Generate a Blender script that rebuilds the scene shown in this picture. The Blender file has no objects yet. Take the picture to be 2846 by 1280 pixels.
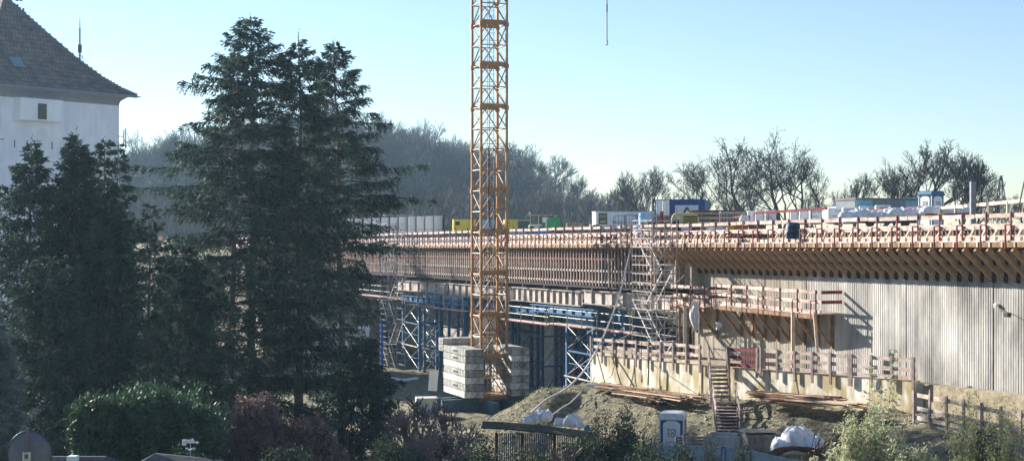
import bpy, math, random
import numpy as np
from mathutils import Vector, Matrix
R = math.radians
scn = bpy.context.scene
COL = scn.collection
F = 4200.0                       # focal length in photo pixels

def W(px, py, s):                # a point s photo pixels per metre away
    return Vector(((px - 1423) / s, F / s, (640 - py) / s))

# ------------------------------------------------------------------ materials
MATS = {}
def mat(name, col, rough=0.8, var=0.2, scale=3.0, stretch=(1, 1, 1), metal=0.0, col2=None, bump=0.0, trans=0.0, spec=0.3, contrast=(0.35, 0.65)):
    if name in MATS: return MATS[name]
    m = bpy.data.materials.new(name); m.use_nodes = True
    nt = m.node_tree; N = nt.nodes; L = nt.links
    b = N['Principled BSDF']
    b.inputs['Roughness'].default_value = rough
    b.inputs['Metallic'].default_value = metal
    b.inputs['Specular IOR Level'].default_value = spec
    tc = N.new('ShaderNodeTexCoord'); mp = N.new('ShaderNodeMapping')
    mp.inputs['Scale'].default_value = stretch
    L.new(tc.outputs['Object'], mp.inputs['Vector'])
    nz = N.new('ShaderNodeTexNoise'); nz.inputs['Scale'].default_value = scale
    nz.inputs['Detail'].default_value = 6; nz.inputs['Roughness'].default_value = 0.65
    L.new(mp.outputs['Vector'], nz.inputs['Vector'])
    cr = N.new('ShaderNodeValToRGB')
    c1 = [c * (1 - var) for c in col]
    c2 = list(col2) if col2 else [min(1, c * (1 + var)) for c in col]
    cr.color_ramp.elements[0].color = (*c1, 1); cr.color_ramp.elements[1].color = (*c2, 1)
    cr.color_ramp.elements[0].position, cr.color_ramp.elements[1].position = contrast
    L.new(nz.outputs['Fac'], cr.inputs['Fac'])
    L.new(cr.outputs['Color'], b.inputs['Base Color'])
    if bump:
        bp = N.new('ShaderNodeBump'); bp.inputs['Strength'].default_value = bump; bp.inputs['Distance'].default_value = 0.05
        L.new(nz.outputs['Fac'], bp.inputs['Height']); L.new(bp.outputs['Normal'], b.inputs['Normal'])
    if trans:
        t = N.new('ShaderNodeBsdfTranslucent'); L.new(cr.outputs['Color'], t.inputs['Color'])
        mx = N.new('ShaderNodeMixShader'); mx.inputs['Fac'].default_value = trans
        L.new(b.outputs[0], mx.inputs[1]); L.new(t.outputs[0], mx.inputs[2])
        L.new(mx.outputs[0], N['Material Output'].inputs['Surface'])
    MATS[name] = m
    return m
def streaks(m, amount=0.5, fine=5.0, zs=0.10, lo=.46, hi=.68, tint=(.62, .56, .46)):
    """weathering runs of their own shape, multiplied over the base colour"""
    nt = m.node_tree; N = nt.nodes; L = nt.links; b = N['Principled BSDF']
    src = [l for l in L if l.to_socket == b.inputs['Base Color']][0].from_socket
    tc = [n for n in N if n.type == 'TEX_COORD'][0]
    mp = N.new('ShaderNodeMapping'); mp.inputs['Scale'].default_value = (1, 1, zs); L.new(tc.outputs['Object'], mp.inputs['Vector'])
    nz = N.new('ShaderNodeTexNoise'); nz.inputs['Scale'].default_value = fine; nz.inputs['Detail'].default_value = 4; L.new(mp.outputs[0], nz.inputs['Vector'])
    n2 = N.new('ShaderNodeTexNoise'); n2.inputs['Scale'].default_value = .45; n2.inputs['Detail'].default_value = 3; L.new(tc.outputs['Object'], n2.inputs['Vector'])
    ad = N.new('ShaderNodeMath'); ad.operation = 'MULTIPLY_ADD'; ad.inputs[1].default_value = .6; L.new(n2.outputs['Fac'], ad.inputs[0]); 
    sc_ = N.new('ShaderNodeMath'); sc_.operation = 'MULTIPLY'; sc_.inputs[1].default_value = .5; L.new(nz.outputs['Fac'], sc_.inputs[0]); L.new(sc_.outputs[0], ad.inputs[2])
    cr = N.new('ShaderNodeValToRGB'); cr.color_ramp.elements[0].position = lo; cr.color_ramp.elements[1].position = hi
    cr.color_ramp.elements[0].color = (1, 1, 1, 1); cr.color_ramp.elements[1].color = (*tint, 1); L.new(ad.outputs[0], cr.inputs['Fac'])
    mx = N.new('ShaderNodeMixRGB'); mx.blend_type = 'MULTIPLY'; mx.inputs['Fac'].default_value = amount; L.new(src, mx.inputs[1]); L.new(cr.outputs['Color'], mx.inputs[2]); L.new(mx.outputs[0], b.inputs['Base Color'])

plank = mat('rail_plank', (0.60, 0.43, 0.36), var=0.35, scale=1.3, stretch=(1, 1, 3), col2=(0.84, 0.72, 0.64))
plank_red = mat('red_plank', (0.20, 0.035, 0.05), var=0.4, scale=2)
timber = mat('timber', (0.22, 0.13, 0.075), var=0.4, scale=4, stretch=(1, 1, 1), col2=(0.36, 0.22, 0.125))
timber_dk = mat('dark_timber', (0.075, 0.045, 0.032), var=0.4, scale=4)
timber_pale = mat('pale_timber', (0.58, 0.45, 0.32), var=0.25, scale=3)
timber_grey = mat('grey_timber', (0.30, 0.24, 0.22), var=0.35, scale=4)
rib_m = mat('rib_timber', (0.40, 0.29, 0.25), var=0.4, scale=1.5, col2=(0.56, 0.43, 0.38))
redpost = mat('red_steel', (0.20, 0.04, 0.05), var=0.35, rough=0.5)
rust = mat('rust', (0.16, 0.07, 0.04), var=0.5, scale=6, rough=0.9)
galv = mat('galvanised', (0.44, 0.42, 0.41), var=0.3, rough=0.45, metal=0.25, scale=4)
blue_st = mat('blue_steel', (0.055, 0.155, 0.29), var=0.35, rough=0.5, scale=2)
blue_shade = mat('shaded_blue_steel', (0.025, 0.06, 0.12), var=0.4, rough=0.5, scale=2)  # same blue steel with the under-deck shade put into its colour
beam_st = mat('girder_steel', (0.42, 0.36, 0.33), var=0.35, scale=2, rough=0.6)
dark_st = mat('dark_steel', (0.05, 0.05, 0.06), var=0.4, rough=0.5)
crane_y = mat('crane_yellow', (0.35, 0.19, 0.075), var=0.25, rough=0.5, scale=2)
yellow = mat('yellow_paint', (0.75, 0.58, 0.05), var=0.12, rough=0.35)
green = mat('green_paint', (0.05, 0.35, 0.10), var=0.2, rough=0.4)
orange = mat('orange_paint', (0.7, 0.2, 0.06), var=0.2, rough=0.5)
white = mat('white_paint', (0.78, 0.78, 0.77), var=0.08, rough=0.4)
white_pl = mat('white_film', (0.75, 0.76, 0.78), var=0.15, rough=0.35, scale=5, bump=0.6)
black = mat('black', (0.02, 0.02, 0.022), var=0.2, rough=0.5)
cont_blue = mat('container_blue', (0.02, 0.07, 0.25), var=0.2, rough=0.5)
toi_blue = mat('toilet_blue', (0.03, 0.12, 0.22), var=0.15, rough=0.4)
glass = mat('glass', (0.03, 0.05, 0.07), rough=0.08, var=0.1, spec=0.8)
conc = mat('concrete', (0.42, 0.40, 0.37), var=0.3, scale=1.2, col2=(0.55, 0.53, 0.49), bump=0.2)
conc_blk = mat('block_concrete', (0.62, 0.61, 0.58), var=0.25, scale=1.2, stretch=(2, 2, 0.7), col2=(0.80, 0.79, 0.76))
conc_blk2 = mat('weathered_block_concrete', (0.26, 0.25, 0.23), var=0.4, scale=1.4, stretch=(2, 2, 0.7), col2=(0.55, 0.54, 0.50))
conc_dirty = mat('dirty_concrete', (0.62, 0.54, 0.36), var=0.35, scale=0.7, stretch=(1, 1, 0.45), col2=(0.84, 0.80, 0.70), bump=0.1, contrast=(0.3, 0.5))
wall_warm = mat('board_concrete_warm', (0.42, 0.375, 0.31), var=0.3, scale=0.6, stretch=(1.2, 1.2, 0.4), col2=(0.58, 0.53, 0.45))
wall_cool = mat('board_concrete_grey', (0.38, 0.37, 0.35), var=0.35, scale=0.6, stretch=(1.2, 1.2, 0.4), col2=(0.66, 0.64, 0.60))
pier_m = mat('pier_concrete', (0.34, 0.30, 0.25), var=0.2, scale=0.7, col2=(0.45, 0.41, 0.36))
deck_m = mat('deck_surface', (0.20, 0.18, 0.165), var=0.3, scale=0.6)
ply = mat('shaded_plywood', (0.17, 0.145, 0.13), var=0.25, scale=1.5)  # shadow behind the kerb struts is worked into this grey
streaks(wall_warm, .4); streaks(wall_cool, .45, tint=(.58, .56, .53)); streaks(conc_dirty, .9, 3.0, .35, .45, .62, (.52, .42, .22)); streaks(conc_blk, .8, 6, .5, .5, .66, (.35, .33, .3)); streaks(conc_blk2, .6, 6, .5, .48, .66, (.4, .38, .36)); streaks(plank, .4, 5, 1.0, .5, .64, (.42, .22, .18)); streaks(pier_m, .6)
hose_m = mat('hose', (0.6, 0.6, 0.62), var=0.15, rough=0.5)

# ------------------------------------------------------------------ objects
def link(o, parent=None):
    COL.objects.link(o)
    if parent is not None: o.parent = parent
    return o
def tag(o, label=None, cat=None, group=None, kind=None):
    if label: o['label'] = label
    if cat: o['category'] = cat
    if group: o['group'] = group
    if kind: o['kind'] = kind
    return o
def thing(name, label, cat, loc=(0, 0, 0), rz=0.0, group=None):
    o = bpy.data.objects.new(name, None); o.location = loc; o.rotation_euler = (0, 0, rz)
    o.empty_display_size = 0.3
    link(o); return tag(o, label, cat, group)

class MB:
    def __init__(s): s.v = []; s.f = []; s.n = 0
    def add(s, vs, fs):
        n = s.n
        s.v.extend([tuple(p) for p in vs]); s.f.extend([tuple(i + n for i in f) for f in fs]); s.n += len(vs)
        return s
    def box(s, x0, x1, y0, y1, z0, z1):
        v = [(x, y, z) for z in (z0, z1) for y in (y0, y1) for x in (x0, x1)]
        return s.add(v, [(0, 2, 3, 1), (4, 5, 7, 6), (0, 1, 5, 4), (2, 6, 7, 3), (0, 4, 6, 2), (1, 3, 7, 5)])
    def bar(s, a, b, w, h, up=(0, 0, 1)):
        a = Vector(a); b = Vector(b); d = (b - a).normalized(); u = Vector(up)
        if abs(d.dot(u)) > 0.98: u = Vector((0, 1, 0)) if abs(d.y) < 0.9 else Vector((1, 0, 0))
        r = d.cross(u).normalized(); u2 = r.cross(d).normalized()
        r *= w / 2; u2 *= h / 2
        v = []
        for p in (a, b):
            v += [p - r - u2, p + r - u2, p + r + u2, p - r + u2]
        return s.add(v, [(0, 1, 2, 3), (7, 6, 5, 4), (0, 4, 5, 1), (1, 5, 6, 2), (2, 6, 7, 3), (3, 7, 4, 0)])
    def tube(s, a, b, r0, r1=None, n=6):
        if r1 is None: r1 = r0
        a = Vector(a); b = Vector(b); d = (b - a)
        if d.length < 1e-6: return s
        d.normalize(); u = Vector((0, 0, 1)) if abs(d.z) < 0.95 else Vector((1, 0, 0))
        x = d.cross(u).normalized(); y = d.cross(x)
        v = []
        for p, r in ((a, r0), (b, r1)):
            for k in range(n):
                t = 2 * math.pi * k / n
                v.append(p + x * (r * math.cos(t)) + y * (r * math.sin(t)))
        fs = [(k, (k + 1) % n, n + (k + 1) % n, n + k) for k in range(n)]
        fs += [tuple(range(n - 1, -1, -1)), tuple(range(n, 2 * n))]
        return s.add(v, fs)
    def path(s, pts, r, n=6):
        for a, b in zip(pts, pts[1:]): s.tube(a, b, r, r, n)
        return s
    def prism(s, poly, y0, y1):          # outline in x,z extruded along y
        n = len(poly)
        v = [(x, y0, z) for x, z in poly] + [(x, y1, z) for x, z in poly]
        fs = [tuple(range(n)), tuple(range(2 * n - 1, n - 1, -1))]
        fs += [(k, n + k, n + (k + 1) % n, (k + 1) % n) for k in range(n)]
        return s.add(v, fs)
    def build(s, name, m, parent=None, smooth=False):
        me = bpy.data.meshes.new(name); me.from_pydata(s.v, [], s.f); me.materials.append(m)
        if smooth: me.polygons.foreach_set('use_smooth', [True] * len(me.polygons))
        me.update()
        return link(bpy.data.objects.new(name, me), parent)

def bevel(o, w=0.02, seg=1):
    md = o.modifiers.new('bevel', 'BEVEL'); md.width = w; md.segments = seg; md.limit_method = 'ANGLE'; return o

def quads(name, V, m, parent=None):
    """V: array (n,4,3) of quads -> one mesh object"""
    n = V.shape[0]
    me = bpy.data.meshes.new(name)
    me.vertices.add(n * 4); me.vertices.foreach_set('co', V.reshape(-1).astype(np.float32))
    me.loops.add(n * 4); me.loops.foreach_set('vertex_index', np.arange(n * 4, dtype=np.int32))
    me.polygons.add(n); me.polygons.foreach_set('loop_start', np.arange(0, n * 4, 4, dtype=np.int32))
    me.polygons.foreach_set('loop_total', np.full(n, 4, dtype=np.int32))
    me.update(calc_edges=True); me.materials.append(m)
    return link(bpy.data.objects.new(name, me), parent)

def blades(C, D, Ln, Wd, rng):
    """rhombic leaf quads: centres C, directions D, lengths, widths"""
    n = len(C)
    D = D / (np.linalg.norm(D, axis=1, keepdims=True) + 1e-9)
    q = rng.normal(size=(n, 3)); S = np.cross(D, q); S /= (np.linalg.norm(S, axis=1, keepdims=True) + 1e-9)
    Ln = np.broadcast_to(np.asarray(Ln), (n,))[:, None]; Wd = np.broadcast_to(np.asarray(Wd), (n,))[:, None]
    a = C; c = C + D * Ln; mid = C + D * Ln * 0.45
    return np.stack([a, mid + S * Wd * .5, c, mid - S * Wd * .5], axis=1)

_txt = {}
def text(s, size, m, parent, loc, rot=(R(90), 0, 0), name='lettering', ext=0.004, align='CENTER', sx=1.0):
    cu = bpy.data.curves.new(name, 'FONT'); cu.body = s; cu.size = size; cu.extrude = ext
    cu.align_x = align; cu.align_y = 'CENTER'; cu.materials.append(m)
    t_ = bpy.data.objects.new(name, cu); COL.objects.link(t_)
    me = bpy.data.meshes.new_from_object(t_.evaluated_get(bpy.context.evaluated_depsgraph_get())) if s not in _txt or _txt[s][0] != size else _txt[s][1]
    _txt[s] = (size, me); bpy.data.objects.remove(t_); bpy.data.curves.remove(cu)
    if not me.materials: me.materials.append(m)
    o = bpy.data.objects.new(name, me); o.location = loc; o.rotation_euler = rot; o.scale = (sx, 1, 1)
    return link(o, parent)

def clone(o, loc, rz=None, label=None, group=None, scale=None):
    r = o.copy(); COL.objects.link(r); r.location = loc
    if rz is not None: r.rotation_euler = (0, 0, rz)
    if scale is not None: r.scale = scale
    if label: r['label'] = label
    if group: r['group'] = group
    for ch in KIDS(o):
        c = ch.copy(); COL.objects.link(c); c.parent = r
        for g in KIDS(ch):
            d = g.copy(); COL.objects.link(d); d.parent = c
    return r
_kc = {}
def KIDS(o):
    if o.name not in _kc: _kc[o.name] = [x for x in bpy.data.objects if x.parent == o]
    return _kc[o.name]

# ------------------------------------------------------------------ camera, world, sun
cam = bpy.data.cameras.new('camera'); co = bpy.data.objects.new('camera', cam); link(co)
cam.sensor_width = 36; cam.lens = 36 * F / 2846; cam.clip_end = 6000; cam.clip_start = 0.5
co.rotation_euler = (R(90), 0, 0)
scn.camera = co
SUN_AZ, SUN_EL = 48.0, 22.5             # degrees left of the view axis, elevation
sd = Vector((-math.sin(R(SUN_AZ)) * math.cos(R(SUN_EL)), math.cos(R(SUN_AZ)) * math.cos(R(SUN_EL)), math.sin(R(SUN_EL))))
w = bpy.data.worlds.new('World'); scn.world = w; w.use_nodes = True
nt = w.node_tree; bg = nt.nodes['Background']; sky = nt.nodes.new('ShaderNodeTexSky')
sky.sky_type = 'NISHITA'; sky.sun_disc = False; sky.sun_elevation = R(SUN_EL); sky.sun_rotation = -R(SUN_AZ)
sky.air_density = 1.0; sky.dust_density = 0.0; sky.ozone_density = 1.6; sky.altitude = 0
tint = nt.nodes.new('ShaderNodeVectorMath'); tint.operation = 'MULTIPLY'; tint.inputs[1].default_value = (0.92, 0.975, 1.09)
nt.links.new(sky.outputs[0], tint.inputs[0]); nt.links.new(tint.outputs[0], bg.inputs[0]); bg.inputs[1].default_value = 0.058
sl = bpy.data.lights.new('sun', 'SUN'); sl.energy = 5.0; sl.angle = R(0.5); sl.color = (1.0, 0.93, 0.82)
so = bpy.data.objects.new('sun', sl); link(so); so.rotation_euler = sd.to_track_quat('Z', 'Y').to_euler(); so.location = sd * 300
scn.view_settings.view_transform = 'Standard'; scn.view_settings.look = 'None'; scn.view_settings.exposure = 1.35
scn.cycles.max_bounces = 5; scn.cycles.volume_bounces = 0; scn.cycles.transparent_max_bounces = 4
scn.cycles.use_denoising = True

# ------------------------------------------------------------------ deck frame
A = Vector((19.2, 59.2, 0)); U = Vector((-.356, .934, 0)).normalized(); Nn = Vector((U.y, -U.x, 0))
RZ = math.atan2(-U.y, -U.x)             # local x = -U (towards the camera), local y = Nn (into the deck)
def dz(t, w=0): return -0.4 - 0.0109 * t + 0.045 * max(0, w - 1.7)
def D(t, w=0, h=0):
    p = A + U * t + Nn * w; p.z = dz(t, w) + h; return p
def t_at(px, w=0):
    k = (px - 1423) / F
    return (A.x + w * Nn.x - k * (A.y + w * Nn.y)) / (k * U.y - U.x)

# ------------------------------------------------------------------ ground
R0 = Vector((4.65, 87.5)); R1 = Vector((9.74, 77.8)); R2 = Vector((17.4, 65.3)); R3 = Vector((24, 52))
def segd(x, y, a, b):
    dx, dy = b.x - a.x, b.y - a.y
    t = np.clip(((x - a.x) * dx + (y - a.y) * dy) / (dx * dx + dy * dy), 0, 1)
    return np.hypot(x - a.x - t * dx, y - a.y - t * dy)
def sst(e0, e1, x):
    t = np.clip((x - e0) / (e1 - e0), 0, 1); return t * t * (3 - 2 * t)
def gz(x, y):
    x = np.asarray(x, float); y = np.asarray(y, float)
    b = -8.3 - 3.5 * sst(44, 60, y)
    b = b - 0.6 * sst(95, 125, y)
    b = b + (9.6) * sst(150, 215, y)
    hill = 25 * sst(45, -76, x) * sst(310, 540, y) * (1 - .62 * sst(-55, -125, x))
    b = b + hill
    d = np.minimum(np.minimum(segd(x, y, R0, R1), segd(x, y, R1, R2)), segd(x, y, R2, R3))
    m = np.clip(-8.85 + (x - 4.65) * .078, -8.85, -7.85) - (.31 + .25 * sst(4.5, 0, x)) * np.maximum(0, d - 0.6)
    m = np.maximum(m, -8.95 - 0.55 * np.maximum(0, segd(x, y, R0, Vector((2.4, 84.8))) - .7))
    # behind the retaining wall, stay full height
    b = np.maximum(b, m)
    b = b + 0.10 * np.sin(x * 1.3 + y * .7) * np.sin(y * 1.1 - x * .4) + 0.06 * np.sin(x * 3.1) * np.sin(y * 2.7 + x)
    return b
def zt_(x): return -7.19 + (x - 4.65) * .0537          # top of the retaining wall
def ws(px):                                            # photo scale of the retaining wall at a bearing
    k = (px - 1423) / F; a, b = (R0, R1) if px < 1949 else (R1, R2)
    q = (k * a.y - a.x) / ((b.x - a.x) - k * (b.y - a.y)); return F / (a.y + (b.y - a.y) * q)
def build_ground():
    xs = np.concatenate([np.linspace(-1500, -130, 16)[:-1], np.linspace(-130, -30, 34)[:-1], np.linspace(-30, 40, 210)[:-1], np.linspace(40, 130, 28)[:-1], np.linspace(130, 1500, 16)])
    ys = np.concatenate([np.linspace(-60, 40, 20)[:-1], np.linspace(40, 100, 190)[:-1], np.linspace(100, 900, 120)[:-1], np.linspace(900, 3500, 16)])
    X, Y = np.meshgrid(xs, ys); Z = gz(X, Y)
    far = sst(1000, 2800, Y); Z = Z * (1 - far) + (-3) * far
    V = np.stack([X, Y, Z], -1).reshape(-1, 3)
    nx, ny = len(xs), len(ys)
    idx = np.arange(nx * ny).reshape(ny, nx)
    fs = np.stack([idx[:-1, :-1], idx[:-1, 1:], idx[1:, 1:], idx[1:, :-1]], -1).reshape(-1, 4)
    me = bpy.data.meshes.new('ground'); me.from_pydata(V.tolist(), [], fs.tolist())
    me.polygons.foreach_set('use_smooth', [True] * len(me.polygons))
    m = mat('ground', (0.17, 0.155, 0.105), var=0.5, scale=2.6, col2=(0.40, 0.37, 0.25), bump=.9, rough=0.95)
    # finer gravel on top of the broad patches
    nt = m.node_tree; nz = nt.nodes.new('ShaderNodeTexNoise'); nz.inputs['Scale'].default_value = 9; nz.inputs['Detail'].default_value = 8
    nz.inputs['Roughness'].default_value = 0.8
    tc = [n for n in nt.nodes if n.type == 'TEX_COORD'][0]; nt.links.new(tc.outputs['Object'], nz.inputs['Vector'])
    bp = [n for n in nt.nodes if n.type == 'BUMP'][0]; bp.inputs['Distance'].default_value = 0.25
    nt.links.new(nz.outputs['Fac'], bp.inputs['Height'])
    me.materials.append(m)
    o = link(bpy.data.objects.new('ground', me)); o['kind'] = 'structure'
build_ground()
HAZE = 0.00024
# ------------------------------------------------------------------ bridge deck, abutment, retaining wall
rnd = random.Random(7)
T_END = t_at(1925, 1.6)                  # left end of the abutment wall
def strip(name, t0, t1, w0, w1, h0, h1, m, parent=None, step=6.0):
    """solid following the deck slope"""
    mb = MB(); n = max(1, int(abs(t1 - t0) / step)); ring = []
    for k in range(n + 1):
        t = t0 + (t1 - t0) * k / n
        ring.append([D(t, w0) + Vector((0, 0, h0)), D(t, w1) + Vector((0, 0, h0)), D(t, w1) + Vector((0, 0, h1)), D(t, w0) + Vector((0, 0, h1))])
    v = [p for r in ring for p in r]; fs = []
    for k in range(n):
        a = 4 * k; b = a + 4
        for j in range(4):
            fs.append((a + j, a + (j + 1) % 4, b + (j + 1) % 4, b + j))
    fs += [(3, 2, 1, 0), (4 * n, 4 * n + 1, 4 * n + 2, 4 * n + 3)]
    mb.add(v, fs)
    return mb.build(name, m, parent)

br = thing('bridge', 'long concrete motorway bridge deck under construction, running from right to far left', 'bridge')
strip('deck_slab', -14, 250, 1.62, 25, -0.45, -0.12, deck_m, br)
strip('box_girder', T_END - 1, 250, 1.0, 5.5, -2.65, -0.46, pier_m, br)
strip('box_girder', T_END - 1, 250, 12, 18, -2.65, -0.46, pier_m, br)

# abutment with board-marked face
ab = thing('abutment', 'tall board-marked grey concrete abutment wall with vertical ribs under the timber brackets', 'abutment')
def ribbed(t0, t1, m):
    mb = MB(); pitch = 0.15; n = int(abs(t1 - t0) / pitch); prof = []
    for k in range(n):
        a = t0 + (t1 - t0) * k / n; b = (t1 - t0) / n
        d = 0.008 + 0.012 * rnd.random()
        prof += [(a, 1.6), (a + b * .55, 1.6), (a + b * .62, 1.6 + d), (a + b * .95, 1.6 + d)]
    prof.append((t1, 1.6))
    v = []
    for t, w_ in prof:
        p = A + U * t + Nn * w_
        v.append((p.x, p.y, dz(t) - 0.2)); v.append((p.x, p.y, -9.0))
    fs = [(2 * i, 2 * i + 1, 2 * i + 3, 2 * i + 2) for i in range(len(prof) - 1)]
    mb.add(v, fs); return mb.build('board_marked_face', m, ab)
joints = [-14, t_at(2760, 1.6), t_at(2518, 1.6), t_at(2240, 1.6), T_END]
for i in range(4):
    ribbed(joints[i] + 0.03, joints[i + 1] - 0.03, wall_warm if i == 3 else wall_cool)
mb = MB()
c = []
for t, w_ in ((-14, 1.68), (T_END - .02, 1.68), (T_END - .02, 9), (-14, 9)):
    p = A + U * t + Nn * w_; c.append(p)
zt = [dz(-14) - .5, dz(T_END) - .5] * 2; zt = [zt[0], zt[1], zt[1], zt[0]]
v = [(p.x, p.y, z) for p, z in zip(c, zt)] + [(p.x, p.y, -9.2) for p in c]
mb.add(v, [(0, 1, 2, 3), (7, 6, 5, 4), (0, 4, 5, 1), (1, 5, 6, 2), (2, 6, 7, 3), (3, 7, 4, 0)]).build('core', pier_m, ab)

# lamp arm on the abutment
p = W(2762, 850, 68)
lf = thing('wall_floodlight', 'small floodlight on a thin angled arm fixed to the ribbed abutment wall', 'floodlight', p, RZ)
MB().tube((0, .25, 0), (0, 0, 0), .02).tube((0, 0, 0), (.35, -.15, 0), .015).tube((.35, -.15, 0), (1.1, -.25, -.22), .015).build('arm', dark_st, lf)
MB().box(1.05, 1.27, -.35, -.15, -.38, -.2).build('lamp_head', dark_st, lf)
MB().box(-.09, .07, .05, .2, -.06, .1).build('bracket', white, lf)

# retaining wall
def wall_seg(mb, a, b, z0, z1, th=0.35, n=None):
    d = (b - a).normalized(); nn = Vector((d.y, -d.x)); 
    if nn.y > 0: nn = -nn
    L = (b - a).length; k = max(1, int(L / 0.62)) if n is None else n
    for i in range(k):
        p = a + d * (L * i / k + .006); q = a + d * (L * (i + 1) / k - .006)
        v = []
        for top in (0, 1):
            for r in (p, q, q - nn * th, p - nn * th): v.append((r.x, r.y, z0 if not top else (zt_(r.x) if z1 is None else z1)))
        mb.add(v, [(0, 3, 2, 1), (4, 5, 6, 7), (0, 1, 5, 4), (1, 2, 6, 5), (2, 3, 7, 6), (3, 0, 4, 7)])
rw = thing('retaining_wall', 'low stained yellowish concrete retaining wall below the abutment with guard rails on top', 'wall')
mb = MB(); wall_seg(mb, R0, R1, -11, None); mb.build('sunlit_panel', conc_dirty, rw)
mb = MB(); wall_seg(mb, R1 + Vector((0.05, 0)), R2, -10, None); mb.build('long_panel', conc_dirty, rw)
d0 = Vector((U.y, -U.x))
mb = MB(); wall_seg(mb, R0 + Vector((.02, .02)), R0 + Vector((.9, .35)) * 3, -11, -7.19); mb.build('return_panel', conc, rw)
# terrace behind it
mb = MB()
q1 = A + U * (T_END + 9) + Nn * 1.58; q0 = A + U * -14 + Nn * 1.58
vv = [(R0.x + .3, R0.y + .1), (R1.x + .3, R1.y + .1), (R2.x + .25, R2.y + .2), (q0.x - 1, q0.y), (q0.x, q0.y), (min(q1.x, 6), q1.y)]
mb.add([(x, y, zt_(x) - .12) for x, y in vv] + [(x, y, -9.1) for x, y in vv], [(0, 1, 2, 3, 4, 5)] + [(i, i + 6, (i + 1) % 6 + 6, (i + 1) % 6) for i in range(6)])
tr = mb.build('terrace_path', mat('earth', (0.30, 0.25, 0.17), var=.4, scale=3, bump=.5), None); tr['kind'] = 'structure'
# lower right wall
L0 = Vector((W(2545, 0, 66).x, W(2545, 0, 66).y)); L1 = Vector((W(2900, 0, 76).x, W(2900, 0, 76).y))
lw = thing('low_concrete_wall', 'grey concrete parapet wall stepping down behind the bushes at the lower right', 'wall')
mb = MB(); wall_seg(mb, L0, L1, -11.5, -8.05, .3); mb.build('panel', conc, lw)
mb = MB(); wall_seg(mb, Vector((R2.x + .05, R2.y + .1)), Vector((R2.x + 6, R2.y - 3)), -9.5, -6.62, .3, 1); mb.build('upper_panel', conc, lw)

# ------------------------------------------------------------------ guard rail along the bridge edge
def deck_rail(t0, t1, label, step=1.5, full=True):
    base = D(t0)
    g = thing('guard_rail', label, 'railing', base, RZ, 'guard rails along the bridge edge')
    def L(t, w_, h): 
        return Vector((-(t - t0), w_, dz(t) - dz(t0) + h))
    n = int(round((t1 - t0) / step))
    for k in range(n):
        t = t0 + step * (k + .5)
        m = MB()
        m.bar(L(t, .22, 0.0), L(t, .22, 1.14), .05, .06)
        m.bar(L(t + .01, -.04, -.3), L(t + .01, -.04, .62), .05, .06)
        m.bar(L(t, .22, .62), L(t, -.04, .62), .04, .04)
        m.bar(L(t, .24, .35), L(t, .52, .02), .03, .03)
        m.build('post', redpost, g)
    a, b = t0 + .02, t1 - .02
    for (w_, h, hh, nm) in ((.27, 1.0, .17, 'top_rail'), (.27, .52, .16, 'middle_rail'), (.27, .08, .16, 'toe_board')):
        m = MB(); t = a
        while t < b - .01:                     # planks butt with slight tilt
            e = min(b, t + rnd.choice([3.0, 4.5, 4.5]));  j = rnd.uniform(-.02, .02)
            m.bar(L(t + .01, w_ + .02 * rnd.random(), h + j), L(e - .01, w_ + .02 * rnd.random(), h + rnd.uniform(-.02, .02)), .035, hh)
            t = e
        m.build(nm, plank, g)
    m = MB(); m.bar(L(a, .0, -.16), L(b, .0, -.16), .08, .2); m.build('edge_beam', timber, g)
    m = MB()
    for k in range(n * 2):
        t = t0 + .75 * (k + .25)
        if t < b: MB().bar(L(t, -.06, -.26), L(t, -.06, -.05), .09, .04).build('beam_end', timber_pale, g)
    m = MB(); m.bar(L(a, .78, -.03), L(b, .78, -.03), 1.5, .05); m.build('walkway_boards', plank, g)
    return g
t = -13.0; names = ['at the right edge of the picture', 'above the ribbed grey wall', 'above the bracket row', 'above the middle work platform', 'beside the yellow compressor', 'at the head of the scaffold stair', 'right of the hose', 'left of the hose', 'below the white trailer', 'below the pallet stack', 'below the green machine', 'right of the crane mast', 'behind the crane mast', 'left of the crane mast', 'below the yellow generator', 'below the white formwork panels', 'behind the small scaffold', 'behind the spruce branches', 'deep behind the spruces', 'far behind the spruces', 'farthest stretch past the spruces']
i = 0
while t < 130:
    ln = 7.5
    deck_rail(t, t + ln, 'red-posted plank guard rail, stretch ' + names[min(i, len(names) - 1)])
    t += ln; i += 1
g = thing('guard_rail', 'distant pale railing on the far bridge end seen between the conifers', 'railing')
m = MB()
for h in (1.0, .55, .1): m.bar(D(t, .27, h), D(248, .27, h), .05, .16)
m.build('rail', plank, g)
for k in range(56):
    tt = t + 1 + k * 2.1
    MB().bar(D(tt, .2, -.3), D(tt, .2, 1.1), .08, .08).build('post', redpost, g)
strip('edge_beam', t, 248, -.05, 1.6, -.3, -.05, timber, g)

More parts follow.
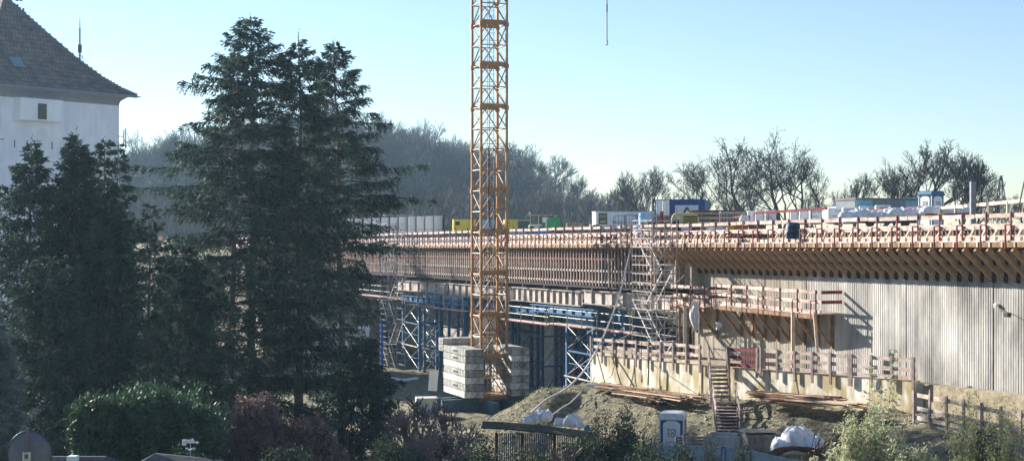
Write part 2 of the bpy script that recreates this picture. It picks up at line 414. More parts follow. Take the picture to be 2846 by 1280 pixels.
# timber brackets under the walkway, in front of the abutment
def bracket(t, first=[None]):
    if first[0] is None:
        b = thing('timber_bracket', '', 'bracket', D(t), RZ, 'timber brackets under the bridge edge')
        m = MB(); m.bar((0, .02, -.33), (0, 1.58, -.33), .09, .12); m.build('top_beam', timber, b)
        m = MB(); m.bar((0, .02, -.34), (0, 1.46, -1.58), .12, .2); m.build('diagonal_brace', mat('bounce_lit_timber', (.34, .21, .12), var=.3, col2=(.50, .33, .20), scale=3), b)  # lighter brace tone has light bounced off the wall painted in
        m = MB(); m.bar((0, 1.52, -.4), (0, 1.52, -1.72), .08, .12); m.box(-.07, .07, 1.36, 1.46, -1.66, -1.44); m.build('upright', timber_dk, b)
        m = MB(); m.tube((.02, .85, -.4), (.02, .85, -1.05), .012); m.tube((-.05, .85, -.4), (-.05, .85, -1.05), .012); m.build('tie_rod', galv, b)
        first[0] = b
    else:
        b = clone(first[0], D(t))
    b['label'] = 'one of the repeated brown diagonal timber brackets carrying the walkway above the ribbed wall'
    return b
t = -12.6
while t < T_END + 3.2:
    bracket(t); t += .75

# kerb formwork and rebar stubs behind the rail
def kerb_form(t0, ln, i):
    k = thing('kerb_formwork', '', 'formwork', D(t0), RZ, 'kerb formwork along the deck')
    k['label'] = 'pale timber kerb formwork with slanted struts, stretch ' + names[i]
    sl = .0109
    m = MB(); m.bar((0, 1.35, .12), (-ln + .02, 1.35, .12 - sl * ln), .04, .2); m.build('lower_board', timber_pale, k)
    m = MB(); m.bar((0, 1.72, .62), (-ln + .02, 1.72, .62 - sl * ln), .05, .17); m.build('upper_board', plank, k)
    m = MB(); m.bar((0, 1.80, .33), (-ln + .02, 1.80, .33 - sl * ln), .03, .62); m.build('shuttering_sheet', ply, k)
    m = MB()
    q = .3
    while q < ln:
        MB().bar((-q, 1.38, .1 - sl * q), (-q, 1.70, .58 - sl * q), .09, .07).build('strut', timber_pale, k)
        MB().bar((-q - .16, 1.70, .0), (-q - .16, 1.70, .56 - sl * q), .08, .05).build('upright', timber_pale, k)
        q += .75
i = 0; t = -13.0
while t < 62:
    kerb_form(t, 7.5, min(i, len(names) - 1)); t += 7.5; i += 1
for (a, b, lab) in ((-12, 12, 'row of short upright reinforcement bars standing along the near right deck'), (13, 26, 'row of upright reinforcement bars by the material stacks'), (36, 62, 'dark rusty reinforcement mat edge lying behind the left rail')):
    o = thing('reinforcement', lab, 'reinforcement', D(a, 2.6), RZ)
    m = MB(); q = 0
    while q < b - a:
        if rnd.random() < .8:
            m.tube((-q, rnd.uniform(-.1, .1), -.1), (-q, rnd.uniform(-.1, .1), .72 + rnd.uniform(-.1, .08) - .0109 * q), .014, n=4)
        q += .16
    m.build('bar', rust, o)
    m = MB()
    for h, y in ((.28, .1), (.45, -.1), (.1, .4)): m.tube((0, y, h), (-(b - a), y, h - .0109 * (b - a)), .018, n=4)
    m.build('distribution_bar', rust, o)

# ------------------------------------------------------------------ girder formwork panels (vertical ribs)
def form_panel(t0, ln, nr, lab, proto=[None]):
    if proto[0] is None:
        p = thing('formwork_panel', lab, 'formwork', D(t0), RZ, 'ribbed girder formwork panels')
        sl = .0109
        for k in range(nr):
            q = ln * (k + .5) / nr
            m = MB(); m.bar((-q, .36, -.35 - sl * q), (-q, .42, -2.72 - sl * q), .07, .085, up=(0, 1, 0)); m.build('rib', rib_m, p)
        m = MB(); m.bar((0, .7, -1.5), (-ln, .7, -1.5 - sl * ln), .03, 2.3); m.build('plywood_sheet', mat('shuttering_shade', (.030, .022, .020), var=.4), p)  # near-black colour stands in for the shade between the ribs
        for h, y in ((-1.0, .52), (-1.75, .54), (-2.45, .56)):
            m = MB(); m.bar((0, y, h), (-ln, y, h - sl * ln), .08, .12); m.build('waler', plank_red if h > -1.1 else galv, p)
        m = MB(); m.bar((0, .45, -.32), (-ln, .45, -.32 - sl * ln), .3, .1); m.build('top_beam', timber, p)
        m = MB(); m.bar((0, .75, -2.8), (-ln, .75, -2.8 - sl * ln), .5, .1); m.build('bottom_beam', dark_st, p)
        proto[0] = p; return p
    return clone(proto[0], D(t0), label=lab)
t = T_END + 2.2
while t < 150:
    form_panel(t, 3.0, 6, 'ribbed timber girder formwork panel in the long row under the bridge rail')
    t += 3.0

# ------------------------------------------------------------------ falsework: steel girders, blue beams, gangways
def girder(t0, t1, w_, h0, h1, m, label, name='steel_girder', st=1.6, lt=None):
    g = thing(name, label, 'girder', D(t0), RZ)
    ln = t1 - t0; s1 = lambda q, h: h - .0109 * q
    b = MB(); b.bar((0, w_, (h0 + h1) / 2), (-ln, w_, s1(ln, (h0 + h1) / 2)), .03, h1 - h0 - .06); b.build('web', m, g)
    for h, nm in ((h1, 'top_flange'), (h0, 'bottom_flange')):
        b = MB(); b.bar((0, w_, h - .01), (-ln, w_, s1(ln, h - .01)), .34, .045); b.build(nm, lt or m, g)
    q = .4
    while q < ln:
        MB().bar((-q, w_ - .09, s1(q, h0 + .03)), (-q, w_ - .09, s1(q, h1 - .04)), .04, .14).build('stiffener', lt or m, g); q += st
    return g
girder(t_at(1880), t_at(1595), .75, -3.9, -3.05, beam_st, 'tan steel girder under the formwork right of centre')
girder(t_at(1590), t_at(1400), .75, -4.1, -3.15, beam_st, 'tan steel girder with window-like stiffeners right of the crane mast', st=1.1)
girder(t_at(1395), t_at(1225), .75, -4.2, -3.2, beam_st, 'grey-tan steel girder seen through and left of the crane mast')
girder(t_at(1220), t_at(1085), .75, -4.1, -3.25, beam_st, 'brown steel girder stretch above the blue towers at left', st=2.5)
girder(t_at(1680, 1), t_at(1500, 1), .4, -4.7, -4.25, blue_st, 'bright blue steel cross beam carried on the falsework right of the mast', 'blue_beam', lt=blue_st)
girder(t_at(1500, 1), t_at(1290, 1), .9, -4.95, -4.55, blue_st, 'long blue steel beam running behind the crane mast', 'blue_beam', lt=blue_st)
girder(t_at(1285, 1), t_at(1120, 1), .9, -5.05, -4.6, blue_st, 'blue steel beam on the left falsework towers', 'blue_beam', lt=blue_st)
for k in range(16):                          # cross members reaching in under the girder
    t = 28 + k * 4.1
    o = thing('cross_beam', 'one of the dark cross beams reaching back under the girder formwork', 'beam', D(t), RZ, 'dark cross beams under the formwork')
    MB().bar((0, .3, -2.96), (0, 6, -2.96), .16, .2).build('beam', dark_st, o)

def gangway(t0, t1, h, label, w_=-.3):
    g = thing('gangway', label, 'gangway', D(t0), RZ)
    ln = t1 - t0; b = MB()
    b.bar((0, w_ + .3, h), (-ln, w_ + .3, h - .0109 * ln), .6, .05); b.build('boards', plank, g)
    for hh in (.5, 1.0):
        b = MB(); b.tube((0, w_, h + hh), (-ln, w_, h + hh - .0109 * ln), .013); b.build('hand_rail', galv, g)
    q = .3
    while q < ln:
        MB().tube((-q, w_ - .02, h - .2), (-q, w_ - .02, h + 1.1), .028).build('post', galv, g); q += 2.4
    b = MB(); b.tube((0, w_ - .02, h - .06), (-ln, w_ - .02, h - .06 - .0109 * ln), .03); b.build('ledger', plank_red, g)
gangway(t_at(1770), t_at(1540), -5.35, 'tube-railed gangway under the blue beam right of the pillar')
gangway(t_at(1535), t_at(1400), -5.45, 'tube-railed gangway between the crane mast and the pillar')
gangway(t_at(1300), t_at(1140), -5.25, 'tube-railed gangway above the blue towers left of the mast')
gangway(t_at(1130), t_at(1000), -4.8, 'short tube-railed gangway behind the spruce branches')

# blue shoring towers
def tower(px0, px1, w_, z0, ztop, bright, label, header=None, writing=True, tubes=True):
    ta, tb = t_at(px0, w_), t_at(px1, w_); a = A + U * ta + Nn * w_; b = A + U * tb + Nn * w_
    base = Vector((a.x, a.y, z0)); ln = (b - a).length; H = ztop - z0
    g = thing('shoring_tower', label, 'falsework tower', base, RZ)
    m = blue_st if bright else blue_shade
    sg = -1 if tb > ta else 1; X = lambda q: sg * q
    for q in (0, ln):
        for y in (0, 1.6):
            MB().bar((X(q), y, 0), (X(q), y, H), .24, .2).build('leg', m, g)
    nb = max(2, int(H / 1.75)); hh = H / nb
    fr = MB(); br_ = MB(); tb_ = MB()
    for k in range(nb):
        z = k * hh
        for y in (0, 1.6):
            fr.bar((X(0), y, z + hh * .97), (X(ln), y, z + hh * .97), .07, .11)
            fr.bar((X(0), y, z + hh * .5), (X(ln), y, z + hh * .5), .05, .06)
            br_.tube((X(0), y - .05, z + .06), (X(ln), y - .05, z + hh * .93), .015); br_.tube((X(ln), y - .07, z + .06), (X(0), y - .07, z + hh * .93), .015)
        for q in (0, ln):
            fr.bar((X(q), 0, z + hh * .97), (X(q), 1.6, z + hh * .97), .06, .1)
            fr.tube((X(q), 0, z), (X(q), 1.6, z + hh * .9), .03)
        if tubes and k % 2 == 1:
            tb_.tube((X(-.1), -.17, z), (X(ln + .1), -.17, z), .055)
    fr.build('cross_member', m, g); br_.build('diagonal_rod', galv if bright else m, g)
    if tubes: tb_.build('scaffold_tube', plank, g)
    if header:
        MB().box(min(X(0), X(ln)) - .1, max(X(0), X(ln)) + .1, -.1, .1, H, H + header).build('head_beam', m, g)
        if writing: text('RöRo', .34, white, g, (X(ln / 2), -.115, H + header * .5))
    if writing:
        for q in (0,) if ln < 1.2 else (0, ln):
            text('RöRo', .2, white, g, (X(q), -.115, H * .78), rot=(R(90), R(-90), 0))
            text('RöRo', .2, white, g, (X(q), -.115, H * .25), rot=(R(90), R(-90), 0))
    return g
tower(1577, 1650, 1.0, -11.6, -6.3, True, 'bright blue braced shoring tower with RöRo head beam right of the pillar', .62)
tower(1664, 1738, 2.2, -11.6, -6.0, True, 'blue shoring tower with RöRo head beam behind the hose and guard rail', .9)
tower(1442, 1507, 3.2, -12.3, -5.6, False, 'shaded blue shoring tower against the concrete between mast and pillar', tubes=False)
tower(1385, 1425, 3.2, -12.3, -5.6, False, 'shaded blue narrow shoring tower just right of the crane mast', writing=False, tubes=False)
tower(1121, 1166, 1.0, -12.4, -6.2, True, 'bright blue shoring tower beside the left scaffold stair', .3)
tower(1180, 1224, 1.0, -12.4, -6.0, True, 'bright blue shoring tower left of the stacked counterweights', .5, writing=True)
tower(1248, 1292, 1.0, -12.4, -5.8, True, 'blue shoring tower with rods directly above the counterweight stack', .4)
tower(1020, 1075, 2.5, -12.4, -6.0, False, 'shaded blue shoring tower behind the white site cabin', tubes=False, writing=False)
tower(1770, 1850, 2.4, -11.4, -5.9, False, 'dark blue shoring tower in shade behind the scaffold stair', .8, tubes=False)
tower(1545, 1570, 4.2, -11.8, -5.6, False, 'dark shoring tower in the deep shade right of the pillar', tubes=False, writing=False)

# piers behind the falsework
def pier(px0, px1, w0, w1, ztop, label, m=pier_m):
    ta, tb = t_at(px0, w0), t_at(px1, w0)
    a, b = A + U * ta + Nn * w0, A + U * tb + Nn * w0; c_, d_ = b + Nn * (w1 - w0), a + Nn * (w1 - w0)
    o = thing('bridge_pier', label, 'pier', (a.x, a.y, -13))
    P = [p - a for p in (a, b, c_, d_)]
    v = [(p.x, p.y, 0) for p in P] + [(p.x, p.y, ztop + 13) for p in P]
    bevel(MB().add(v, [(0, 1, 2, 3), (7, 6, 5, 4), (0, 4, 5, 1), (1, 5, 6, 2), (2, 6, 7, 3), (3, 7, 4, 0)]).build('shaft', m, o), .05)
    mb = MB()
    for k in range(1, 6):
        z = (ztop + 13) * k / 6
        q = P[1]; nn = -Nn * .004
        mb.bar(Vector((nn.x, nn.y, z)), Vector((q.x + nn.x, q.y + nn.y, z)), .01, .03)
    mb.build('joint_line', mat('joint', (.16, .14, .12)), o)
fa = thing('added_shade_wall', 'added grey concrete wall blocking the sun behind the left shoring towers', 'abutment', (*D(99).xy, -13.5), RZ)  # added block that keeps the sun off the left pier
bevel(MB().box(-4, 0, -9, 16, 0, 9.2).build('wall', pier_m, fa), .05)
MB().box(-4.1, .08, -9.1, 16, 9.2, 9.5).build('capping', conc, fa)
pier(1508, 1290, 5.6, 8.5, -3.4, 'wide tan concrete pier behind the shaded blue towers')
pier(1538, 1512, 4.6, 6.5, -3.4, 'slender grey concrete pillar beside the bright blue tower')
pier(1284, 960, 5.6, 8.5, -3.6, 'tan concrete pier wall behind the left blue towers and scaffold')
# ------------------------------------------------------------------ tower crane
cf = W(1337, 640, 42.4)
cx = Vector((.937, .349, 0)); cy = Vector((-.349, .937, 0)); CR = math.atan2(.349, .937)
crane = thing('tower_crane', 'tall yellow lattice tower crane mast standing between concrete ballast stacks', 'crane', (cf.x, cf.y, -11.0), CR)
S = 1.79; Z0 = 11.0
def mast_section(z, h, plat):
    leg = .15
    for x in (0, S):
        for y in (0, S):
            sec = MB().bar((x, y, z), (x, y, z + h), leg, leg, up=(0, 1, 0))
            sec.box(x - .12, x + .12, y - .12, y + .12, z - .14, z + .14)
            sec.build('mast_leg', crane_y, crane)
    br = MB(); hp = h / 2
    for k in range(2):
        a = z + k * hp; b = a + hp
        for (p, q) in (((0, 0), (S, 0)), ((S, 0), (S, S)), ((S, S), (0, S)), ((0, S), (0, 0))):
            br.tube((*p, a), (*q, a), .04)
            m_ = ((p[0] + q[0]) / 2, (p[1] + q[1]) / 2)
            if (p[0] != q[0]):
                br.tube((*p, a + .04), (*m_, b - .02), .042); br.tube((*q, a + .04), (*m_, b - .02), .042)
            else:
                if k == 0: br.tube((*p, a + .04), (*q, b - .02), .042)
                else: br.tube((*q, a + .04), (*p, b - .02), .042)
        br.tube((0, S / 2, a + .4), (S, S / 2, a + .4), .02)
    br.build('bracing', crane_y, crane)
    if plat:
        p = MB(); p.box(.12, S - .12, .1, S * .6, z + .1, z + .14); p.box(.1, S - .1, -.02, .02, z + .02, z + .26); p.box(.1, S - .1, S - .06, S - .02, z + .02, z + .2)
        p.build('platform', crane_y, crane)
    l = MB(); lx0, lx1 = S * .52, S * .76
    for x in (lx0, lx1): l.tube((x, S * .75, z), (x, S * .75, z + h), .022, n=5)
    q = z + .15
    while q < z + h: l.tube((lx0, S * .75, q), (lx1, S * .75, q), .014, n=4); q += .3
    for hz in (.6, 1.5, 2.3):
        pts = [(S * .64 + .3 * math.cos(t_), S * .72 - .38 * math.sin(t_), z + hz) for t_ in [math.pi * j / 6 for j in range(7)]]
        l.path(pts, .014, 4)
    l.build('ladder', galv, crane)
zb = 2.6 - 5 * 2.74 + Z0            # section joints line up with the photo's
zz = [zb + 2.74 * k for k in range(20)]
for k, z in enumerate(zz):
    if z > Z0 + 50: break
    mast_section(z, 2.74, k != 6)
m = MB()
for x in (0, S):
    for y in (0, S): m.bar((x, y, -.1), (x, y, zb), .17, .17, up=(0, 1, 0))
for a, b in (((0, 0), (S, 0)), ((0, S), (S, S)), ((0, 0), (0, S)), ((S, 0), (S, S))):
    m.tube((*a, .1), (*b, zb), .04)
m.box(-.1, S + .1, -.1, S + .1, .0, .18); m.build('mast_foot', crane_y, crane)
m = MB(); m.box(-2.6, 4.2, .1, .5, -.95, -.02); m.box(-2.6, 4.2, 1.3, 1.7, -.95, -.02); m.box(.0, .4, -2.4, 4.4, -.9, -.06); m.box(1.4, 1.8, -2.4, 4.4, -.9, -.06)
m.box(-2.5, -2.2, -.2, 2, -1.0, -.95)
m.build('base_frame', mat('base_blue', (.05, .10, .14), var=.3, rough=.5), crane)
m = MB()
pts = [Vector((.55, .1, Z0 + 2.8 + 2.74)), Vector((.5, -.1, Z0 + 1.5)), Vector((.6, -.1, Z0 + .3)), Vector((.85, -.1, Z0 + .0)), Vector((1.0, 0, Z0 + .5)), Vector((.9, .1, Z0 + 2.5))]
m.path(pts, .03); m.path([(.6, .05, 0), (.62, .05, Z0 + 30)], .018, 4); m.build('power_cable', black, crane)
# jib high above, out of the frame, carries the hook rope
m = MB(); zj = Z0 + 46
for y in (-.6, .6): m.bar((-14, y + .9, zj), (45, y + .9, zj), .12, .12)
m.bar((-14, .9, zj + 1.1), (45, .9, zj + 1.1), .14, .14)
for k in range(59):
    x = -14 + k
    for y in (-.6, .6): m.tube((x, y + .9, zj), (x + .5, .9, zj + 1.1), .03, n=4); m.tube((x + .5, .9, zj + 1.1), (x + 1, y + .9, zj), .03, n=4)
m.build('jib', crane_y, crane)
MB().box(-14, -11, .2, 1.6, zj - 2.2, zj - .1).build('counter_ballast', conc, crane)
hk = thing('hoist_rope', 'thin hanging hoist rope with a small hook against the open sky', 'rope', W(1687, 126, 42))
MB().tube((0, 0, .25), (0, 0, 33), .035, n=5).build('rope', dark_st, hk)
m = MB(); m.tube((0, 0, 2.7), (0, 0, 2.2), .05); m.path([(0, 0, .3), (.05, 0, .15), (0, 0, 0), (-.07, 0, .05)], .04, 5); m.build('hook', dark_st, hk)

# stacked ballast blocks
def blocks(x0, x1, y0, y1, ztop, n, where, marks=None, dirs=0):
    for k in range(n):
        z1 = ztop - k * .452
        p = cf + cx * ((x0 + x1) / 2) + cy * ((y0 + y1) / 2)
        j = rnd.uniform(-.03, .03)
        g = thing('ballast_block', f'{ORD[k]} concrete ballast block from the top, {where}', 'ballast block', (p.x + j, p.y + j * .5, z1 - .452), CR + rnd.uniform(-.008, .008), 'crane ballast blocks')
        w_, d_ = (x1 - x0) / 2, (y1 - y0) / 2
        b = MB().box(-w_, w_, -d_, d_, .012, .43).build('body', (conc_blk, conc_blk2)[(k + (x0 > 0)) % 2 if k else 1], g); bevel(b, .02)
        if k in (0, 1, 3, 5): MB().box(-w_ - .004, -w_ + .02, d_ * -.35, d_ * .1, .16, .29).build('number_plate', dark_st, g)
        if marks and k == 2: text(marks, .42, mat('graffiti', (.05, .07, .12)), g, (.05, -d_ - .006, .21), sx=1.1)
ORD = ['first', 'second', 'third', 'fourth', 'fifth', 'sixth', 'seventh', 'eighth']
blocks(-1.45, -.15, -1.0, 3.5, -7.68, 7, 'stack left of the crane mast')
blocks(1.74, 3.0, -1.0, 2.8, -7.68, 7, 'stack right of the crane mast', 'UCK')
blocks(-1.45, 2.4, 3.56, 4.6, -7.25, 2, 'cross stack behind the mast')
sg = thing('crane_sign', 'white sign board with black lettering hung inside the crane mast above the ballast', 'sign', (*(cf + cx * .9 + cy * 2.0).xy, -6.9), CR)
MB().box(-.85, .85, -.02, .02, 0, 1.55).build('board', white, sg)
text('LIEBHERR', .3, black, sg, (.1, -.03, .25), name='lettering'); text('TURMDREHKRAN', .14, black, sg, (0, -.03, 1.25), name='lettering')

# ------------------------------------------------------------------ scaffold stair towers
def scaffold(t0, w0, ztop, zbot, label, below=None):
    b = D(t0, w0); g = thing('scaffold_stair', label, 'scaffold', (b.x, b.y, zbot), RZ)
    H = ztop - zbot; Lx = 2.57; Wy = 1.55
    for x in (0, -Lx):
        for y in (0, Wy): MB().tube((x, y, 0), (x, y, H + (1.0 if (x == 0) else .6)), .03).build('standard', galv, g)
    MB().tube((0, .78, 0), (0, .78, H), .026).build('standard', galv, g)
    l = MB(); z = .25
    while z < H + .5:
        l.tube((0, 0, z), (-Lx, 0, z), .028, n=5); l.tube((0, 0, z), (0, Wy, z), .026, n=5)
        if int(z * 2) % 2 == 0: l.tube((-Lx, 0, z), (-Lx, Wy, z), .024, n=5); l.tube((0, Wy, z), (-Lx, Wy, z), .024, n=5)
        z += .5
    l.build('ledger', galv, g)
    z = 0; k = 0
    while z + 2 <= H + .1:
        f = MB(); y0 = .08 if k % 2 == 0 else .8
        xa, xb = (-.2, -Lx + .2) if k % 2 == 0 else (-Lx + .2, -.2)
        for y in (y0, y0 + .62): f.bar((xa, y, z), (xb, y, z + 2), .04, .10)
        for y in (y0, y0 + .62): f.tube((xa, y, z + .9), (xb, y, z + 2.9), .02, n=5)
        for q in range(1, 9): f.box(min(xa + (xb - xa) * q / 9, xa + (xb - xa) * q / 9 + .2), xa + (xb - xa) * q / 9 + .2, y0, y0 + .62, z + 2 * q / 9 - .008, z + 2 * q / 9 + .008)
        f.build('stair_flight', galv, g)
        MB().box(-Lx if xb < -1 else -.45, (-Lx + .45) if xb < -1 else 0, .03, Wy - .03, z + 1.96, z + 2.0).build('landing', galv, g)
        z += 2; k += 1
    d = MB()
    z = 0
    while z + 2 < H: d.tube((0, 0, z), (0, Wy, z + 2), .02, n=5); z += 2
    d.build('diagonal_brace', galv, g)
    return g
scaffold(t_at(1812, -1.75), -1.75, .35, -10.2, 'tall scaffold stair tower in front of the bridge edge right of the hose')
scaffold(t_at(1079, -1.75), -1.75, .1, -12.2, 'slender scaffold stair tower half hidden by the spruce branches')

# ------------------------------------------------------------------ work platform on the abutment
def work_platform(px0, px1, h, label, braces=True, side=1.55, n=8, rails=True):
    t0, t1 = t_at(px1, .3), t_at(px0, .3); ln = t1 - t0
    g = thing('work_platform', label, 'platform', D(t0, 0), RZ)
    m = MB(); m.box(-ln, 0, .3, side, h - .05, h); m.build('boards', plank, g)
    m = MB(); m.bar((.05, .3, h - .17), (-ln, .3, h - .17), .09, .2); m.build('edge_beam', timber, g)
    if braces:
        for k in range(n):
            q = -ln * (k + .4) / n
            m = MB(); m.bar((q, .35, h - .3), (q, 1.45, h - 1.6), .1, .14); m.bar((q, 1.52, h - .1), (q, 1.52, h - 1.75), .14, .1); m.build('bracket', timber, g)
    k = 0; q = -.1
    while q > -ln:
        m = MB(); m.bar((q, .34, h - .35), (q, .34, h + 1.12), .05, .05); m.bar((q - .1, .12, h - .35), (q - .1, .12, h + .6), .04, .04); m.bar((q - .1, .12, h + .6), (q, .34, h + .6), .04, .04); m.build('post', redpost, g); q -= 1.65
    for hh in (.08, .55, 1.02):
        m = MB(); m.bar((.35, .38, h + hh), (-ln + .2, .38, h + hh + rnd.uniform(-.03, .03)), .035, .16); m.build('rail', plank, g)
    m = MB()
    for hh in (.55, 1.02): m.bar((.32, .4, h + hh), (.32, side, h + hh), .035, .16)
    m.build('end_rail', plank_red, g)
    return g
work_platform(1985, 2268, -3.42, 'long timber work platform with red posts bracketed on the abutment wall')
work_platform(1862, 1958, -3.5, 'short left work platform beside the scaffold stair tower', n=2)
def prop(px, pyt, pyb, s, r, m, label, lean=0):
    a = W(px, pyb, s); b = W(px, pyt, s)
    g = thing('prop', label, 'prop', a); MB().bar((0, 0, 0), (lean, 0, b.z - a.z), r, r, up=(0, 1, 0)).build('shaft', m, g)
    MB().box(-r, r, -r, r, 0, .03).build('foot_plate', galv, g); return g
prop(2204, 866, 1042, 58, .17, timber_pale, 'thick pale timber prop standing on the wall rail and carrying the platform')
prop(2275, 866, 1015, 58.8, .13, timber_pale, 'thin leaning timber prop under the right platform end', lean=-.2)
for px, yb, mm, lb in ((1889, 1010, timber, 'brown timber prop right of the scaffold stair'), (1902, 1000, timber_pale, 'pale timber prop second from the scaffold stair'), (1912, 1006, timber, 'brown timber prop third from the scaffold stair'), (1943, 995, galv, 'grey steel prop with red collar at the abutment corner'), (1907, 1004, galv, 'steel prop between the two timber props'), (1928, 1008, timber, 'square timber post beside the hanging white sheet')):
    prop(px, 852, yb, 50.5, .12 if mm is not galv else .09, mm, lb)
for px, lb in ((1893, 'upper brown timber column left of the dark abutment gap'), (1903, 'upper pale timber column at the dark abutment gap'), (1882, 'upper dark timber column behind the scaffold top')):
    a = W(px, 800, 48.5); b = W(px, 690, 48.5)
    g = thing('timber_column', lb, 'column', a); MB().bar((0, 0, 0), (0, 0, b.z - a.z), .2, .2, up=(0, 1, 0)).build('shaft', timber, g)
    MB().box(-.16, .16, -.16, .16, -.04, 0).build('foot_plate', timber_dk, g)
# hanging white sheet
def cloth(name, label, loc, w_, h_, m, seed, cat='sheet', rz=0):
    r = random.Random(seed); nx, nz = 7, 14; vs = []
    for j in range(nz + 1):
        for i in range(nx + 1):
            u = i / nx - .5; v_ = j / nz
            ww = w_ * (.55 + .45 * math.sin(v_ * 3.0 + .5))
            vs.append((u * ww + .05 * math.sin(v_ * 7 + seed), .08 * math.sin(u * 14 + v_ * 3 + seed) + r.uniform(-.02, .02), -v_ * h_))
    fs = [(j * (nx + 1) + i, j * (nx + 1) + i + 1, (j + 1) * (nx + 1) + i + 1, (j + 1) * (nx + 1) + i) for j in range(nz) for i in range(nx)]
    me = bpy.data.meshes.new(name); me.from_pydata(vs, [], fs); me.materials.append(m)
    o = link(bpy.data.objects.new(name, me)); o.location = loc; o.rotation_euler = (0, 0, rz)
    sm = o.modifiers.new('s', 'SOLIDIFY'); sm.thickness = .01
    return tag(o, label, cat)
cloth('plastic_sheet', 'white plastic sheet hanging down from the short work platform', W(1930, 835, 51), .45, 1.65, white_pl, 1)
cloth('plastic_sheet', 'small white crumpled sheet caught on a platform bracket', W(1996, 895, 52), .35, .4, white_pl, 5)
cloth('jacket', 'dark blue jacket hanging on the rail left of the yellow compressor', W(1879, 610, 47), .45, .8, mat('navy', (.02, .03, .08)), 3, 'jacket')

# ------------------------------------------------------------------ rails on the retaining wall
def wall_rail(a, b, z, label, step=.72, hs=(.12, .5, .92), ph=1.05, low=.42, off=-.12, m=plank, rails=True, mp=None):
    mp = mp or timber_grey
    d = (b - a); L = d.length; d.normalize(); n = Vector((d.y, -d.x));
    if n.y > 0: n = -n
    sl = 0.0
    if z is None: z = zt_(a.x); sl = (zt_(b.x) - z) / L
    g = thing('wall_guard_rail', label, 'railing', (a.x, a.y, z), math.atan2(d.y, d.x))
    sgn = 1 if Vector((-d.y, d.x)).dot(n) > 0 else -1
    k = int(L / step); y = sgn * .1
    for i in range(k + 1):
        x = L * i / k; j = rnd.uniform(-.03, .03)
        MB().bar((x, y, -low + j + sl * x), (x + rnd.uniform(-.02, .02), y, ph + j + sl * x), .13, .07, up=(0, 1, 0)).build('post', mp, g)
    for h in hs:
        mb = MB(); x = -.1
        while x < L:
            e = min(L + .1, x + rnd.choice([2.6, 3.4])); mb.bar((x, y * .4, h + sl * x + rnd.uniform(-.03, .03)), (e - .01, y * .4, h + sl * e + rnd.uniform(-.03, .03)), .03, .17); x = e
        mb.build('rail', m, g)
    return g
e1 = Vector((W(1975, 0, 58.3).x, W(1975, 0, 58.3).y))
wall_rail(R0, R1, None, 'pink-white plank guard rail on the sunlit retaining wall left of the stairs', step=1.15)
P2 = lambda px: R1 + (R2 - R1) * ((lambda k: ((k * R1.y - R1.x) / ((R2.x - R1.x) - k * (R2.y - R1.y))))((px - 1423) / F))
wall_rail(P2(2030), P2(2108), None, 'dark red plank rail right of the stair head', m=plank_red, step=1.2, mp=timber_grey)
wall_rail(P2(2118), P2(2365), None, 'plank guard rail on the retaining wall in front of the board-marked wall', step=1.1)
wall_rail(P2(2370), R2, None, 'plank guard rail behind the pale leafy shrub at the retaining wall end', step=1.0)
wall_rail(L0, L1, -8.05, 'pink plank guard rail at the lower right behind the bushes', step=1.1, ph=1.35, low=.3, hs=(.2, .6, 1.15))
gt = P2(2050) - Vector((-.5, -.85)) * .9
g = thing('plank_fence', 'dark upright plank fence panel on the terrace beside the stair head', 'fence', (*P2(2032), zt_(P2(2032).x) - .05), math.atan2((R2 - R1).y, (R2 - R1).x))
for k in range(15):
    MB().box(k * .19, k * .19 + .15, .62, .65, .05, 1.05 + .03 * math.sin(k * 2)).build('plank', timber_dk, g)
MB().box(0, 2.85, .66, .70, .25, .38).build('cross_rail', timber_dk, g); MB().box(0, 2.85, .66, .70, .8, .93).build('cross_rail', timber_dk, g)

# ------------------------------------------------------------------ timber stairs
def stairs(pt, pb, n, wd, label):
    g = thing('timber_stairs', label, 'stairs', pb)
    v = pt - pb
    for k in range(n):
        c = v * ((k + .5) / n)
        MB().box(c.x - wd / 2, c.x + wd / 2, c.y - .14, c.y + .14, c.z, c.z + .04).build('tread', timber_grey, g)
    for sx in (-1, 1):
        x = sx * (wd / 2 + .03)
        MB().bar((x, -.1, -.15), (v.x + x, v.y, v.z - .12), .05, .24).build('stringer', timber_dk, g)
        m = MB(); m.bar((x, -.05, .85), (v.x + x, v.y, v.z + .9), .05, .13); m.bar((x, -.05, .45), (v.x + x, v.y, v.z + .5), .04, .12)
        m.build('hand_rail', plank if sx < 0 else timber_grey, g)
        for q in (0.02, .5, .98): MB().bar((v.x * q + x, v.y * q, v.z * q - .4), (v.x * q + x, v.y * q, v.z * q + 1.0), .09, .09, up=(0, 1, 0)).build('post', timber_grey, g)
    m = MB()
    for k in range(n): c = v * ((k + .9) / n); m.box(c.x - wd / 2, c.x + wd / 2, c.y - .02, c.y, c.z - .12, c.z)
    m.build('riser', timber_dk, g)
    return g
stairs(W(1995, 1015, 55.4), W(2002, 1108, 56.9), 8, .85, 'upper timber stair flight climbing the retaining wall')
stairs(W(2013, 1118, 57.1), W(2024, 1200, 60.0), 9, 1.05, 'lower timber stair flight down the embankment')
ld = thing('stair_landing', 'small plank landing between the two stair flights', 'landing', W(2010, 1113, 57.0)); MB().box(-.5, .5, -.3, .3, -.06, 0).build('boards', plank, ld)
for x in (-.4, .4): MB().box(x - .05, x + .05, -.05, .05, -.7, -.06).build('leg', timber_dk, ld)

